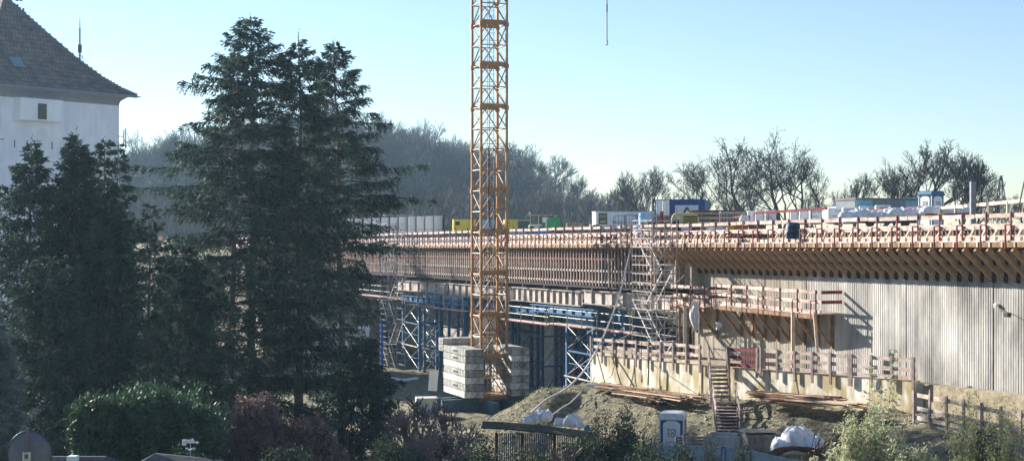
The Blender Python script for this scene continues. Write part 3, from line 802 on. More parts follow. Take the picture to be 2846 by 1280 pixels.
# ------------------------------------------------------------------ portable toilets
def toilet(loc, rz, label, snow=True):
    g = thing('portable_toilet', label, 'toilet cabin', loc, rz)
    w_, d_, h_ = .55, .55, 2.05
    m = MB(); m.box(-w_, w_, -d_ + .04, d_, .08, h_); b = m.build('body', toi_blue, g); bevel(b, .03, 2)
    m = MB()
    for x in (-w_ - .01, w_ - .05):
        for y in (-d_ + .0, d_ - .05): m.box(x, x + .06, y, y + .06, 0, h_)
    m.build('corner_post', white, g)
    for side in (0, 1):                       # front and left face doors/panels
        r = 0 if side == 0 else R(-90)
        poly = [(-.38, .06), (.38, .06), (.38, 1.76), (.3, 1.84), (.15, 1.9), (-.15, 1.9), (-.3, 1.84), (-.38, 1.76)]
        mm = MB().prism(poly, -d_ - .02, -d_ + .04)
        o = mm.build('door' if side == 0 else 'side_panel', white, g); o.rotation_euler = (0, 0, r)
        fr = MB(); fr.box(-.21, .21, -d_ - .03, -d_ - .02, 1.15, 1.6); p = fr.build('label_plate', mat('off_white', (.7, .72, .74), var=.05), o)
        gr = MB(); gr.box(-.29, .29, -d_ - .012, -d_ + .01, .6, .63); gr.box(-.2, .2, -d_ - .026, -d_ - .02, .3, .31); gr.box(-.2, .2, -d_ - .026, -d_ - .02, 1.68, 1.69)
        gr.build('moulding', mat('grey_paint', (.45, .47, .5)), o)
        text('TOI', .24, black, o, (0, -d_ - .034, 1.46)); text('TOI', .24, black, o, (0, -d_ - .034, 1.27))
        text('GLORIA - 085 08', .075, black, o, (0, -d_ - .026, .95))
    n = 9; prof = [(-w_ - .05, h_ - .12)] + [(-(w_ + .05) * math.cos(math.pi * k / n) ** 1 if False else -(w_ + .05) * (abs(math.cos(math.pi * k / n)) ** .45) * (1 if math.cos(math.pi * k / n) > 0 else -1), h_ + .2 * (math.sin(math.pi * k / n) ** .6 if 0 < k < n else 0)) for k in range(n + 1)] + [(w_ + .05, h_ - .12)]
    rf = MB().prism(prof, -d_ - .05, d_ + .05).build('roof', white_pl if snow else toi_blue, g); bevel(rf, .04, 2)
    return g
toilet(W(1870, 1282, 62), R(-12), 'white and blue portable toilet with arched white roof at the foot of the embankment')
toilet(W(2588, 628, 43.5), R(32), 'grey-blue portable toilet standing corner-on up on the bridge deck', False)
# ------------------------------------------------------------------ hoses and cables
def smooth(pts, n=6):
    out = []
    P = [pts[0]] + pts + [pts[-1]]
    for i in range(1, len(P) - 2):
        p0, p1, p2, p3 = P[i - 1:i + 3]
        for k in range(n):
            t = k / n
            out.append(.5 * ((2 * p1) + (p2 - p0) * t + (2 * p0 - 5 * p1 + 4 * p2 - p3) * t * t + (3 * p1 - p0 - 3 * p2 + p3) * t ** 3))
    out.append(pts[-1]); return out
def line(name, label, cat, pts, r, m, group=None):
    P = smooth([W(p[0], p[1], p[2] if p[2] else ws(p[0]) + .5) for p in pts]); o0 = P[0].copy()
    o = MB().path([p - o0 for p in P], r, 6).build(name, m); o.location = o0; return tag(o, label, cat, group)
line('hose', 'thick pale grey hose sagging from the bridge rail down to the gravel mound', 'hose', [(1758, 668, 46), (1742, 740, 46.5), (1722, 815, 47), (1696, 890, 47.6), (1662, 965, 48.8), (1622, 1030, 49.3), (1572, 1080, 50), (1520, 1108, 50.5), (1475, 1146, 51)], .055, hose_m)
line('cable', 'thin pale cable swinging from the scaffold stair to the wall rail', 'cable', [(1765, 905, 47), (1745, 930, 48), (1710, 947, 50), (1690, 955, 52)], .02, hose_m)
line('cable', 'black cable loop hanging over the sunlit retaining wall below the hose', 'cable', [(1712, 950, 0), (1710, 1000, 0), (1698, 1045, 0), (1675, 1052, 0), (1655, 1046, 0), (1646, 1068, 0)], .02, black)
line('cable', 'long black cable hanging in a narrow curve on the sunlit retaining wall', 'cable', [(1714, 950, 0), (1714, 1020, 0), (1725, 1062, 0), (1742, 1078, 0)], .025, black)
line('cable', 'black cable with a hook end hanging from the middle wall post', 'cable', [(1783, 950, 0), (1782, 1040, 0), (1784, 1062, 0), (1786, 1040, 0)], .022, black)
line('cable', 'black hose end drooping beside the middle of the sunlit wall', 'cable', [(1795, 995, 0), (1803, 1005, 0), (1801, 1070, 0)], .04, black)
line('cable', 'leaning black cable crossing the left end of the sunlit wall', 'cable', [(1658, 975, 0), (1670, 1020, 0), (1681, 1063, 0)], .03, black)
line('cable', 'black cables slung diagonally from the deck edge to the scaffold tower', 'cable', [(1940, 690, 48.5), (1925, 735, 48.6), (1902, 762, 48.7), (1880, 782, 48.8)], .03, black)
line('hose', 'pale thin hose slung beside the black cables under the deck edge', 'hose', [(1936, 690, 48.6), (1918, 742, 48.7), (1898, 768, 48.8), (1880, 785, 48.9)], .02, hose_m)
line('hose', 'thin grey hose lying across the gravel mound', 'hose', [(1615, 1088, 50.5), (1585, 1118, 51.5), (1560, 1133, 52), (1520, 1163, 53)], .035, hose_m)
line('cable', 'thin black cable draped on the right part of the retaining wall', 'cable', [(2134, 985, 0), (2136, 1020, 0), (2143, 1055, 0), (2150, 1060, 0)], .018, black)

# ------------------------------------------------------------------ generic deck goods
def item(name, label, cat, px, py, s, rz=0, group=None):
    return thing(name, label, cat, W(px, py, s), R(rz), group)
def crate_frame(name, label, px, py, s, w_, d_, h_, m, rz=20, grid=4, cat='frame'):
    g = item(name, label, cat, px, py, s, rz); f = MB(); e = .04
    for x in (-w_ / 2, w_ / 2):
        for y in (-d_ / 2, d_ / 2): MB().bar((x, y, 0), (x, y, h_), e, e, up=(0, 1, 0)).build('upright', m, g)
    for z in (0.02, h_):
        for y in (-d_ / 2, d_ / 2): f.bar((-w_ / 2, y, z), (w_ / 2, y, z), e, e)
        for x in (-w_ / 2, w_ / 2): f.bar((x, -d_ / 2, z), (x, d_ / 2, z), e, e)
    for k in range(1, grid): f.bar((-w_ / 2 + w_ * k / grid, -d_ / 2, 0), (-w_ / 2 + w_ * k / grid, -d_ / 2, h_), .025, .025, up=(0, 1, 0))
    f.bar((-w_ / 2, -d_ / 2, h_ / 2), (w_ / 2, -d_ / 2, h_ / 2), .03, .03)
    f.build('rail', m, g); return g
# white formwork elements in a row at the far left of the deck
for k in range(11):
    f_ = k / 10; px = 985 + 247 * f_; s = 22 + 4.2 * f_
    g = item('wall_form_element', f'tall white wall formwork element, {["first", "second", "third", "fourth", "fifth", "sixth", "seventh", "eighth", "ninth", "tenth", "last"][k]} from the left in the row', 'formwork', px - 12, 652, s, 8, 'white formwork elements in a row')
    w_ = .98
    MB().box(-w_ / 2, w_ / 2, 0, .05, 0, 2.02).build('sheet', white, g)
    MB().box(w_ / 2 - .13, w_ / 2 + .08, -.45, -.01, 0, 2.08).build('buttress', timber_dk, g)
    MB().box(-w_ / 2, w_ / 2, -.06, -.005, .55, .62).build('cross_bar', galv, g)
crate_frame('scaffold_cage', 'light tube scaffold cage standing before the white formwork row', 1106, 660, 27, 2.9, 2.0, 2.3, galv, 10, 2, 'scaffold')
# yellow generator
def generator(px, py, s, L_, H_, label, rz=8):
    g = item('generator', label, 'generator', px, py, s, rz)
    b = MB().box(-L_ / 2, L_ / 2, -.6, .6, .15, H_).build('body', yellow, g); bevel(b, .04)
    m = MB()
    for x in (-.3, .35, .8): m.box(x * L_ / 2, x * L_ / 2 + .02, -.612, -.6, .2, H_ - .1)
    m.build('door_seam', dark_st, g)
    MB().box(-L_ * .42, -L_ * .22, -.615, -.6, H_ * .6, H_ * .85).build('control_window', black, g)
    MB().box(-L_ * .44, -L_ * .38, -.61, -.6, H_ * .35, H_ * .45).build('vent', black, g)
    MB().box(L_ * .1, L_ * .16, -.61, -.6, H_ * .3, H_ * .42).build('vent', black, g)
    MB().box(-L_ / 2, L_ / 2, -.58, .58, 0, .15).build('skid', dark_st, g)
    MB().tube((L_ * .3, 0, H_), (L_ * .3, 0, H_ + .15), .06).build('exhaust', dark_st, g); return g
generator(1290, 651, 24, 2.6, 1.75, 'bright yellow generator housing on the deck left of the crane mast')
generator(1419, 646, 25, 1.5, 1.45, 'small yellow and white cabinet right of the crane mast')
g = item('site_box', 'dark grey box with yellow lid edge right of the crane mast', 'box', 1440, 644, 24, 5)
MB().box(-.1, 1.2, -.5, .5, 0, 1.3).build('body', mat('slate', (.06, .08, .10)), g); MB().box(-.15, 1.3, -.55, .55, 1.3, 1.38).build('lid', yellow, g)
g = item('site_box', 'light blue container end visible through the crane mast on the deck', 'box', 1365, 648, 25, 5)
MB().box(-1.2, .6, -.5, .5, 0, 1.5).build('body', mat('sky_blue', (.25, .45, .65)), g); MB().box(-1.2, .6, -.52, -.5, .7, .76).build('seam', white, g)
# green machine with canopy (paver like)
g = item('road_machine', 'green and white construction machine with a tan canopy roof on the deck', 'machine', 1510, 645, 27, 0)
MB().box(-1.6, .9, -.9, .9, 1.72, 1.82).build('canopy', mat('tan_paint', (.45, .27, .17)), g)
for x in (-1.35, -.5, .2): MB().tube((x, -.7, .6), (x, -.7, 1.75), .05).build('canopy_post', timber_pale, g)
b = MB().box(-1.5, -.1, -.8, .8, .25, .8).add([], []).build('front_hopper', mat('pale_green', (.6, .68, .5)), g); bevel(b, .15, 2)
b = MB().box(.3, 1.7, -.9, .9, .3, 1.45).build('engine_body', green, g); bevel(b, .08)
MB().prism([(1.0, 1.2), (1.25, 1.75), (1.4, 1.75), (1.9, .6), (1.7, .5)], -.6, .5).build('tank', green, g)
for x in (-1.2, -.2, 1.0): MB().tube((x, -.85, .32), (x, -.6, .32), .32, n=14).build('wheel', black, g)
m = MB()
for z in (.7, 1.0, 1.3): m.bar((1.7, -.6, z), (2.5, -.6, z), .03, .03)
m.bar((2.5, -.6, .3), (2.5, -.6, 1.3), .04, .04); m.bar((2.1, -.6, .3), (2.1, -.6, 1.3), .04, .04); m.build('side_rail', green, g)
MB().tube((-1.4, .2, 1.8), (-1.4, .2, 2.1), .09).build('exhaust', white, g)
MB().box(-.1, .5, -.85, -.7, 1.0, 1.5).build('windscreen', white, g)
# pallet stack
for k in range(4):
    g = item('pallet', f'wooden pallet, {["lowest", "second lowest", "second highest", "topmost"][k]} of the stack right of the green machine', 'pallet', 1596, 636 - k * 4.2, 28, 6, 'pallets stacked on the deck')
    m = MB()
    for y in (-.5, -.25, 0, .25, .5): m.box(-.78, .78, y - .06, y + .06, .11, .14)
    m.build('deck_board', timber_pale, g); m = MB()
    for x in (-.7, 0, .7):
        for y in (-.48, 0, .48): m.box(x - .07, x + .07, y - .06, y + .06, .02, .11)
    m.build('block', timber, g)
# trailers
g = item('site_trailer', 'long white site trailer with a yellow and grey sign and dark lettering', 'trailer', 1740, 634, 30, 6)
MB().box(-3.0, 3.4, -1.1, 1.1, .1, 1.5).build('body', white, g); MB().box(-3.05, 3.45, -1.12, 1.12, 1.5, 1.56).build('roof_edge', mat('grey_paint', (.45, .47, .5)), g)
p = MB().box(-2.75, -1.95, -1.12, -1.1, .35, 1.4).build('sign_panel', mat('sign_grey', (.12, .13, .13)), g)
text('LADC', .33, yellow, p, (-2.35, -1.125, 1.1)); MB().box(-2.6, -2.1, -1.13, -1.12, .55, .66).build('sign_bar', yellow, p)
text('EN LAS', .3, black, g, (-1.0, -1.11, .55))
for x in (-2, 2): MB().tube((x, -1.0, .1), (x, -.8, .1), .2, n=12).build('wheel', black, g)
g = item('waste_bag', 'dark bagged bundle by the left end of the white trailer', 'bag', 1657, 641, 31)
b = MB().box(-.35, .35, -.3, .3, 0, .55).build('sack', black, g); bevel(b, .15, 2); b = MB().box(-.6, -.38, -.3, .2, 0, .6).build('side_sack', mat('bag_white', (.6, .6, .65)), g); bevel(b, .08)
for k in range(4):
    crate_frame('steel_rack', f'dark open steel rack, {["first", "second", "third", "fourth"][k]} in the line in front of the white trailer', 1722 + k * 31, 640 - k * 1.5, 33, .9, .8, 1.25, dark_st, 5, 3, 'rack')['group'] = 'dark steel racks'
g = item('plastic_sheeting', 'light blue wrapped pallet load beside the blue container', 'pallet load', 1795, 640, 33, 4)
b = MB().box(-.55, .55, -.5, .5, .1, 1.45).build('wrap', mat('pale_blue', (.35, .6, .8)), g); bevel(b, .05); MB().box(-.6, .6, -.5, .5, 0, .1).build('pallet', timber, g)
# blue container
g = item('shipping_container', 'dark blue ribbed container with white doors and a white triangle sign', 'container', 1860, 636, 33, -12)
W_ = 3.0; H_ = 2.5
m = MB(); pr = []; n = 30
for k in range(n + 1): pr.append((0.02 + (W_ - .04) * k / n, -.0 if (k // 1) % 2 else .05))
m.add([(x, y, z) for z in (.1, H_ - .08) for x, y in pr], [(k, k + 1, n + 1 + k + 1, n + 1 + k) for k in range(n)]); m.box(.02, W_ - .02, .1, 5.0, .05, H_ - .05)
m.build('body', cont_blue, g)
m = MB(); m.box(0, W_, -.03, .08, 0, .14); m.box(0, W_, -.03, .08, H_ - .12, H_); m.box(0, .1, -.03, .1, 0, H_); m.box(W_ - .1, W_, -.03, .1, 0, H_); m.build('corner_frame', cont_blue, g)
bevel(MB().box(.5, W_ - .55, -.05, -.03, .3, 2.0).build('sign_panel', mat('sign_white', (.6, .66, .72), var=.05), g), .01)
m = MB(); m.bar((.85, -.07, .75), (1.5, -.07, 1.8), .03, .14); m.bar((2.15, -.07, .75), (1.5, -.07, 1.8), .03, .14)
m.build('triangle_emblem', black, g)
# door face on the left end
ex = Vector((-.62, .4))
for k in range(2):
    m = MB(); m.bar((-.08 - k * .62, .06 + k * .5, .2), (-.08 - k * .62, .06 + k * .5, 2.35), .02, .02)
    x0 = -.06 - k * .62; y0 = .05 + k * .5
    m = MB(); m.add([(x0, y0, .15), (x0 - .54, y0 + .44, .15), (x0 - .54, y0 + .44, 2.35), (x0, y0, 2.35), (x0 + .03, y0 + .05, .15), (x0 - .51, y0 + .49, .15), (x0 - .51, y0 + .49, 2.35), (x0 + .03, y0 + .05, 2.35)], [(0, 1, 2, 3), (7, 6, 5, 4), (0, 4, 5, 1), (3, 2, 6, 7), (1, 5, 6, 2), (0, 3, 7, 4)])
    o = m.build('door', white, g)
    mm = MB(); mm.tube((x0 - .15, y0 + .08, .2), (x0 - .15, y0 + .08, 2.3), .03); mm.tube((x0 - .42, y0 + .3, .2), (x0 - .42, y0 + .3, 2.3), .03); mm.build('lock_rod', galv, o)
m = MB(); m.bar((0, 0, .07), (-1.3, 1.05, .07), .1, .14); m.bar((0, 0, H_ - .06), (-1.3, 1.05, H_ - .06), .1, .14); m.bar((-1.3, 1.05, 0), (-1.3, 1.05, H_), .1, .1, up=(0, 1, 0)); m.build('end_frame', cont_blue, g)
# compressor
g = item('towed_compressor', 'rounded yellow towed compressor with twin tail lights facing the camera', 'compressor', 1904, 657, 45.5, -6)
prof = [(-.85, .35), (.85, .35), (.85, 1.0), (.78, 1.3), (.6, 1.45), (-.6, 1.45), (-.78, 1.3), (-.85, 1.0)]
b = MB().prism(prof, -.5, 2.0).build('hood', mat('faded_yellow', (.70, .55, .22), var=.1, rough=.4), g); bevel(b, .08, 2)
b = MB().box(-.1, .75, -.53, -.49, .75, 1.25).build('grille', black, g)
for k in range(3): MB().box(-.1, .75, -.56, -.53, .85 + .13 * k, .9 + .13 * k).build('louvre', yellow, g)
MB().box(-.8, .85, -.62, -.5, .38, .6).build('bumper', dark_st, g)
for x in (-.65, .7): MB().box(x - .13, x + .13, -.64, -.62, .42, .56).build('tail_light', mat('tail_red', (.6, .05, .04)), g)
p = MB().box(-.25, .4, -.64, -.62, .4, .57).build('licence_plate', white, g)
for x in (-.8, .8): MB().tube((x - .1, .7, .32), (x + .1, .7, .32), .32, n=16).build('wheel', black, g)
MB().box(-.55, -.3, -.505, -.495, .95, 1.2).build('sticker', white, g)
# timber piles
def pile(px, py, s, ln, rows, cols, label, rz, m=timber_grey, th=.07, wd=.14, name='timber_pile', jit=.25):
    g = item(name, label, name.replace('_', ' '), px, py, s, rz)
    for r in range(rows):
        mb = MB()
        for c_ in range(cols):
            y = (c_ - cols / 2) * wd * 1.15; o = rnd.uniform(-jit, jit); z = r * (th + .015) + th / 2 + .03
            mb.bar((-ln / 2 + o, y + rnd.uniform(-.03, .03), z), (ln / 2 + o, y, z + rnd.uniform(-.02, .02)), wd, th)
        mb.build('board', [m, timber, timber_dk, timber_pale][(r * 7 + rows) % 4] if m is timber_grey else m, g)
    mb = MB()
    for x in (-ln * .3, ln * .3): mb.box(x - .04, x + .04, -cols * wd * .58, cols * wd * .58, -.02, .03)
    mb.build('bearer', timber_dk, g); return g
pile(1985, 622, 37, 3.4, 12, 6, 'high stack of weathered boards right of the blue container', 2)
pile(1962, 640, 41, 2.6, 5, 5, 'lower heap of dark boards right of the yellow compressor', -8)
pile(2030, 596, 37, 2.0, 2, 4, 'few long boards lying across the top of the board stack', 2, timber)
pile(1838, 650, 43, 2.2, 9, 5, 'loose board stack left of the yellow compressor', 10)
pile(1855, 612, 38, 2.0, 4, 4, 'small stack of planks in front of the blue container doors', 5, timber)
pile(2125, 622, 49, 1.9, 2, 3, 'yellowish board pair lying on the deck before the wrapped packs', -10, timber_pale)
pile(2165, 622, 50, 1.6, 1, 2, 'single light board tilted on the deck before the wrapped packs', 20, timber_pale)
pile(2110, 662, 53, 3.2, 3, 4, 'rusty mesh and boards behind the right guard rail', 0, rust)
pile(1625, 664, 40, 4.5, 3, 4, 'tan battens lying behind the rail under the pallet stack', -30, timber_pale)
pile(1700, 662, 43, 3.0, 2, 5, 'dark steel sections behind the rail left of the scaffold stair', -30, dark_st)
for k, (px, py, s, m_, lb) in enumerate(((1495, 664, 36, mat('barrel_blue', (.05, .25, .6), rough=.4), 'bright blue barrel behind the rail below the green machine'), (1517, 663, 36.3, mat('barrel_blue', (.05, .25, .6)), 'second bright blue barrel right next to the first'), (1425, 665, 35, mat('grey_blue', (.35, .42, .52)), 'grey-blue drum just right of the crane mast behind the rail'), (1450, 665, 35.3, mat('grey_blue', (.35, .42, .52)), 'grey-blue drum second right of the crane mast'))):
    g = item('barrel', lb, 'barrel', px, py, s)
    MB().tube((-.3, 0, .3), (.3, 0, .3), .29, n=18).build('drum', m_, g)
    m = MB()
    for x in (-.1, .1): m.tube((x - .015, 0, .3), (x + .015, 0, .3), .3, n=18)
    m.build('hoop', m_, g)
g = item('cable_heap', 'dome-shaped coil of dark cable behind the rail below the pallet stack', 'coil', 1548, 664, 37)
m = MB()
for k in range(9):
    r = .75 - k * .06
    pts = [(r * math.cos(a_), r * .6 * math.sin(a_), .03 + k * .055) for a_ in [j * math.pi / 8 for j in range(17)]]; m.path(pts, .03, 5)
m.build('coil', black, g)
# wrapped insulation packs
packs = [(2088, 626, 40), (2112, 626, 40.3), (2142, 625, 40.6), (2208, 624, 42), (2235, 624, 42.4), (2268, 623, 43), (2308, 622, 43.6), (2330, 622, 44), (2365, 622, 44.6), (2412, 614, 41), (2455, 612, 41.5)]
for k, (px, py, s) in enumerate(packs):
    w_ = [.5, .6, .75, .55, .6, .8, .5, 1.3, 1.0, 1.15, 1.0][k]
    g = item('wrapped_pack', f'white film wrapped pack with dark print, {["first", "second", "third", "fourth", "fifth", "sixth", "seventh", "eighth", "ninth", "tenth", "eleventh"][k]} from the left under the red beam', 'pack', px, py, s, -8, 'white wrapped packs on the deck')
    b = MB().box(-w_ / 2, w_ / 2, 0, 1.0, .08, 1.02).build('film_wrap', white_pl, g); bevel(b, .07, 2)
    MB().box(-w_ / 2, w_ / 2, .05, .95, 0, .08).build('pallet', timber, g)
    if w_ > .7: text('AXTER', .19, mat('print_grey', (.12, .14, .17)), g, (0.05, -.006, .82)); text('ADALART', .12, mat('print_grey', (.12, .14, .17)), g, (-.1, -.006, .5))
b0 = W(2097, 592, 43); b1 = W(2298, 579, 46)
g = thing('red_steel_beam', 'long thin dark red steel beam resting across the wrapped packs', 'beam', b0); MB().bar((0, 0, 0), b1 - b0, .12, .15).build('beam', plank_red, g)
for f_ in (.2, .5, .8): MB().bar((b1 - b0) * f_, (b1 - b0) * f_ + Vector((0, 0, -.75)), .05, .05).build('leg', plank_red, g)
# white big bags / film bundles on the near deck
def bag(px, py, s, w_, h_, label, m=None, seed=0, name='big_bag', cat='bag', d_=None, group=None):
    r = np.random.default_rng(seed); nu, nv = 20, 10; vs = []
    for j in range(nv + 1):
        ph = math.pi * j / nv
        for i in range(nu):
            th = 2 * math.pi * i / nu
            cx_, sx_ = math.cos(th), math.sin(th)
            q = abs(math.sin(ph)) ** .6; e = 1 / max(abs(cx_), abs(sx_)) ** .55
            rr = 1 + .16 * math.sin(3 * th + seed) * math.sin(2 * ph) + .10 * math.sin(7 * th + 5 * ph + seed) + .05 * r.normal()
            vs.append((w_ / 2 * cx_ * q * e * rr, (d_ or w_) / 2 * sx_ * q * e * rr, h_ / 2 * (1 - math.copysign(abs(math.cos(ph)) ** .7, math.cos(ph))) * (1 + .07 * math.sin(4 * th + seed) + .04 * r.normal())))
    fs = [(j * nu + i, j * nu + (i + 1) % nu, (j + 1) * nu + (i + 1) % nu, (j + 1) * nu + i) for j in range(nv) for i in range(nu)]
    g = item(name, label, cat, px, py, s, seed * 37 % 60, group)
    me = bpy.data.meshes.new('sack'); me.from_pydata(vs, [], fs); me.materials.append(m or white_pl)
    o = link(bpy.data.objects.new('sack', me), g)
    ss = o.modifiers.new('s', 'SUBSURF'); ss.levels = 1; ss.render_levels = 1
    me.polygons.foreach_set('use_smooth', [True] * len(me.polygons))
    mb = MB()
    for x in (-.3, .3): mb.path([(x * w_, -.2 * w_, h_ * .85), (x * w_, 0, h_ * 1.12), (x * w_, .2 * w_, h_ * .85)], .025, 5)
    mb.build('strap', m or white_pl, g); return g
pos = ['leftmost of the white bundle row before the curtain trailer', 'second bundle of the row, lying flat', 'third bundle of the row, low and wide', 'fourth bundle, below the trailer tail', 'wide bundle directly left below the deck toilet', 'bundle right below the deck toilet', 'bundle right of the deck toilet by the yellow strap', 'last bundle beside the grey steel column']
for k, (px, py, w_, h_) in enumerate(((2355, 612, 1.1, .5), (2395, 612, 1.2, .6), (2440, 611, 1.4, .5), (2490, 611, 1.5, .65), (2530, 610, 1.4, .6), (2590, 602, 2.0, .55), (2650, 598, 1.4, .5), (2690, 596, 1.2, .45))):
    bag(px, py, 50, w_, h_, 'white film bundle, ' + pos[k], seed=k + 1, d_=.8, name='film_bundle', cat='bundle', group='white film bundles on the deck')
bag(1990, 655, 48, 1.6, .45, 'pale lilac film sheet heap behind the rail under the board stack', seed=11, name='film_bundle', cat='bundle', d_=.6)
bag(1780, 662, 44, 1.2, .5, 'crumpled pale sheet behind the scaffold stair top', seed=12, name='film_bundle', cat='bundle', d_=.6)
g = item('blue_bundle', 'dark blue rolled tarpaulin on the walkway in the middle of the right rail', 'tarpaulin', 2207, 664, 57, 0)
m = MB()
for k in range(5): m.tube((-.38 + .03 * k, .1 * k % .2, .12 + .15 * k), (.35 - .02 * k, .1 * k % .2, .1 + .15 * k), .11, n=10)
m.build('roll', mat('tarp_blue', (.04, .10, .2), var=.4), g); MB().tube((.0, 0, .0), (.05, 0, .75), .14, .12, n=10).build('strap', black, g)
for px, s, m_, lb, w_ in ((2055, 50, orange, 'orange-red board panel leaning behind the rail', .9), (2105, 50, timber, 'brown crate behind the rail right of the orange panel', .9), (2032, 50, yellow, 'yellow strut frame lying behind the rail left of the orange panel', .35)):
    g = item('site_crate', lb, 'crate', px, 652, s, -15)
    MB().box(-w_ / 2, w_ / 2, -.3, .3, .0, .5).build('body', m_, g); MB().box(-w_ / 2 - .02, w_ / 2 + .02, -.32, .32, .5, .54).build('lid', m_, g)
    MB().box(-w_ / 2 - .01, w_ / 2 + .01, -.315, -.3, .2, .26).build('batten', timber_dk, g)
crate_frame('gas_rack', 'grey stacked wire cage with white jugs right of the board stack', 2035, 622, 44, 1.5, .8, .75, galv, 0, 8, 'cage')
bag(2068, 622, 44, .6, .5, 'small white container jug beside the wire cage', seed=21, name='jug', cat='jug')
# curtain trailer lorry
g = item('curtain_trailer', 'long grey and turquoise curtain-sided lorry trailer behind the white bundles', 'lorry trailer', 2445, 622, 40, 24)
L_ = 5.6
for k in range(8):
    x0 = -L_ / 2 + L_ * k / 8; m = MB(); n = 8
    pr = [(x0 + L_ / 8 * j / n, -1.0 - .06 * abs(math.sin(j * 1.3 + k))) for j in range(n + 1)]
    m.add([(x, y, z) for z in (.45, 1.62) for x, y in pr], [(j, j + 1, n + 2 + j, n + 1 + j) for j in range(n)])
    m.build('curtain', mat('curtain_turquoise', (.25, .50, .56), var=.1) if k in (0, 1, 6, 7) else mat('curtain_grey', (.24, .27, .30), var=.1), g)
MB().box(-L_ / 2, L_ / 2, -.95, 1.2, .3, 1.6).build('body', mat('curtain_grey', (.24, .27, .30)), g)
MB().box(-L_ / 2 - .05, L_ / 2 + .05, -1.08, 1.25, 1.62, 1.78).build('roof', mat('roof_tan', (.22, .20, .18), var=.3), g)
MB().box(L_ / 2, L_ / 2 + .4, -1.05, 1.2, .3, 1.85).build('rear_frame', mat('navy_panel', (.04, .07, .2)), g)
MB().box(-L_ / 2, L_ / 2, -.9, 1.1, .05, .3).build('chassis', dark_st, g)
for x in (-1.5, 1.5): MB().tube((x, -1, .1), (x, -.75, .1), .3, n=14).build('wheel', black, g)
g = item('lorry_cab', 'pale lorry cab with dark blue rear wall at the front of the curtain trailer', 'lorry cab', 2318, 620, 39, 20)
b = MB().prism([(-.9, .2), (.5, .2), (.5, 1.2), (.1, 1.15), (-.5, .8), (-.9, .6)], -.9, .9).build('cab', mat('pale_cab', (.55, .62, .7)), g); bevel(b, .06)
MB().box(.55, 1.0, -.95, .95, .2, 1.55).build('rear_wall', mat('navy_panel', (.04, .07, .2)), g); MB().prism([(-.82, .66), (-.5, .86), (-.05, 1.1), (-.05, .7)], -.91, -.9).build('side_window', glass, g)
MB().tube((-.3, -.9, .15), (-.3, -.7, .15), .3, n=14).build('wheel', black, g)
# steel column and pylon
g = item('steel_column', 'tall plain grey square column rising from the right deck', 'column', 2704, 622, 56); MB().box(-.13, .13, -.13, .13, 0, 2.1).build('shaft', mat('grey_paint2', (.22, .23, .25)), g); MB().box(-.2, .2, -.2, .2, 0, .04).build('base_plate', galv, g)
def pylon(px, ytop, ybase, s, hw, label):
    g = item('lattice_pylon', label, 'pylon', px, ybase, s); H = (ybase - ytop) / s; m = MB()
    for sx in (-1, 1):
        for sy in (-1, 1): m.bar((sx * hw, sy * hw, 0), (sx * .15, sy * .15, H), .18, .18)
    m.build('leg', dark_st, g); m = MB()
    for k in range(7):
        f0, f1 = k / 7, (k + 1) / 7; a_ = hw + (.15 - hw) * f0; b_ = hw + (.15 - hw) * f1
        for sy in (-1, 1): m.bar((-a_, sy * a_, H * f0), (b_, sy * b_, H * f1), .1, .1); m.bar((a_, sy * a_, H * f0), (-b_, sy * b_, H * f1), .1, .1); m.bar((-a_, sy * a_, H * f0), (a_, sy * a_, H * f0), .1, .1)
    m.build('lattice', dark_st, g)
pylon(2782, 488, 630, 12, 1.5, 'small dark lattice pylon far behind the right trees')
line('strut', 'thin dark leaning rod at the far right edge above the rail', 'rod', [(2828, 592, 62), (2838, 545, 62), (2850, 490, 62)], .03, rust)
# far handrail at upper right and red fence in the middle
def far_rail(pa, pb, label, n=6, m=plank, post=timber_pale, h=.16, ph=.75):
    a, b = W(*pa), W(*pb); g = thing('far_guard_rail', label, 'railing', a)
    mb = MB(); mb.bar((0, 0, 0), b - a, .05, h); mb.build('rail', m, g)
    for k in range(n + 1): q = (b - a) * (k / n); MB().bar(q + Vector((0, .05, -ph)), q + Vector((0, .05, .05)), .12, .12, up=(0, 1, 0)).build('post', post, g)
far_rail((2616, 578, 50), (2860, 556, 62), 'pale pink timber rail with stout posts at the upper right corner of the deck', 5)
far_rail((2395, 585, 44), (2560, 575, 48), 'reddish thin rail passing behind the white bundles below the trailer', 4, plank_red, plank_red, .1)
far_rail((2040, 603, 41), (2082, 600, 42), 'short red and white rail left of the wrapped packs', 2, plank_red, plank_red, .1)
crate_frame('steel_rack', 'small dark cage on the right deck beside the grey column', 2745, 606, 56, 1.0, .6, .55, dark_st, -10, 3, 'cage')
g = item('tool_bundle', 'yellow-capped brown tube bundle lying before the deck toilet', 'tube bundle', 2615, 606, 55)
m = MB(); m.tube((0, 0, .15), (2.0, -.2, .22), .09); m.tube((.1, .2, .1), (2.2, -.1, .1), .09); m.path([(-1.0, 0, .0), (-.7, 0, .2), (-.3, 0, .18), (0, 0, .12)], .05); m.build('tube', mat('tube_brown', (.18, .05, .05)), g)
MB().tube((-.1, 0, .15), (.12, 0, .16), .12).build('cap', yellow, g)
# red posts and timber at the scaffold head
g = item('red_post', 'thick dark red post behind the scaffold stair head', 'post', 1839, 672, 47); MB().box(-.09, .09, -.09, .09, 0, 1.75).build('shaft', redpost, g); MB().box(-.15, .15, -.15, .15, 1.75, 1.79).build('cap_plate', redpost, g)
g = item('orange_extinguisher_stand', 'leaning red brace by the rail left of the scaffold stair', 'brace', 1742, 670, 45.5); MB().bar((0, 0, 0), (.25, 0, 1.0), .08, .08).build('strut', orange, g); MB().bar((.0, .1, 0), (.0, .1, .9), .05, .05).build('post', redpost, g)

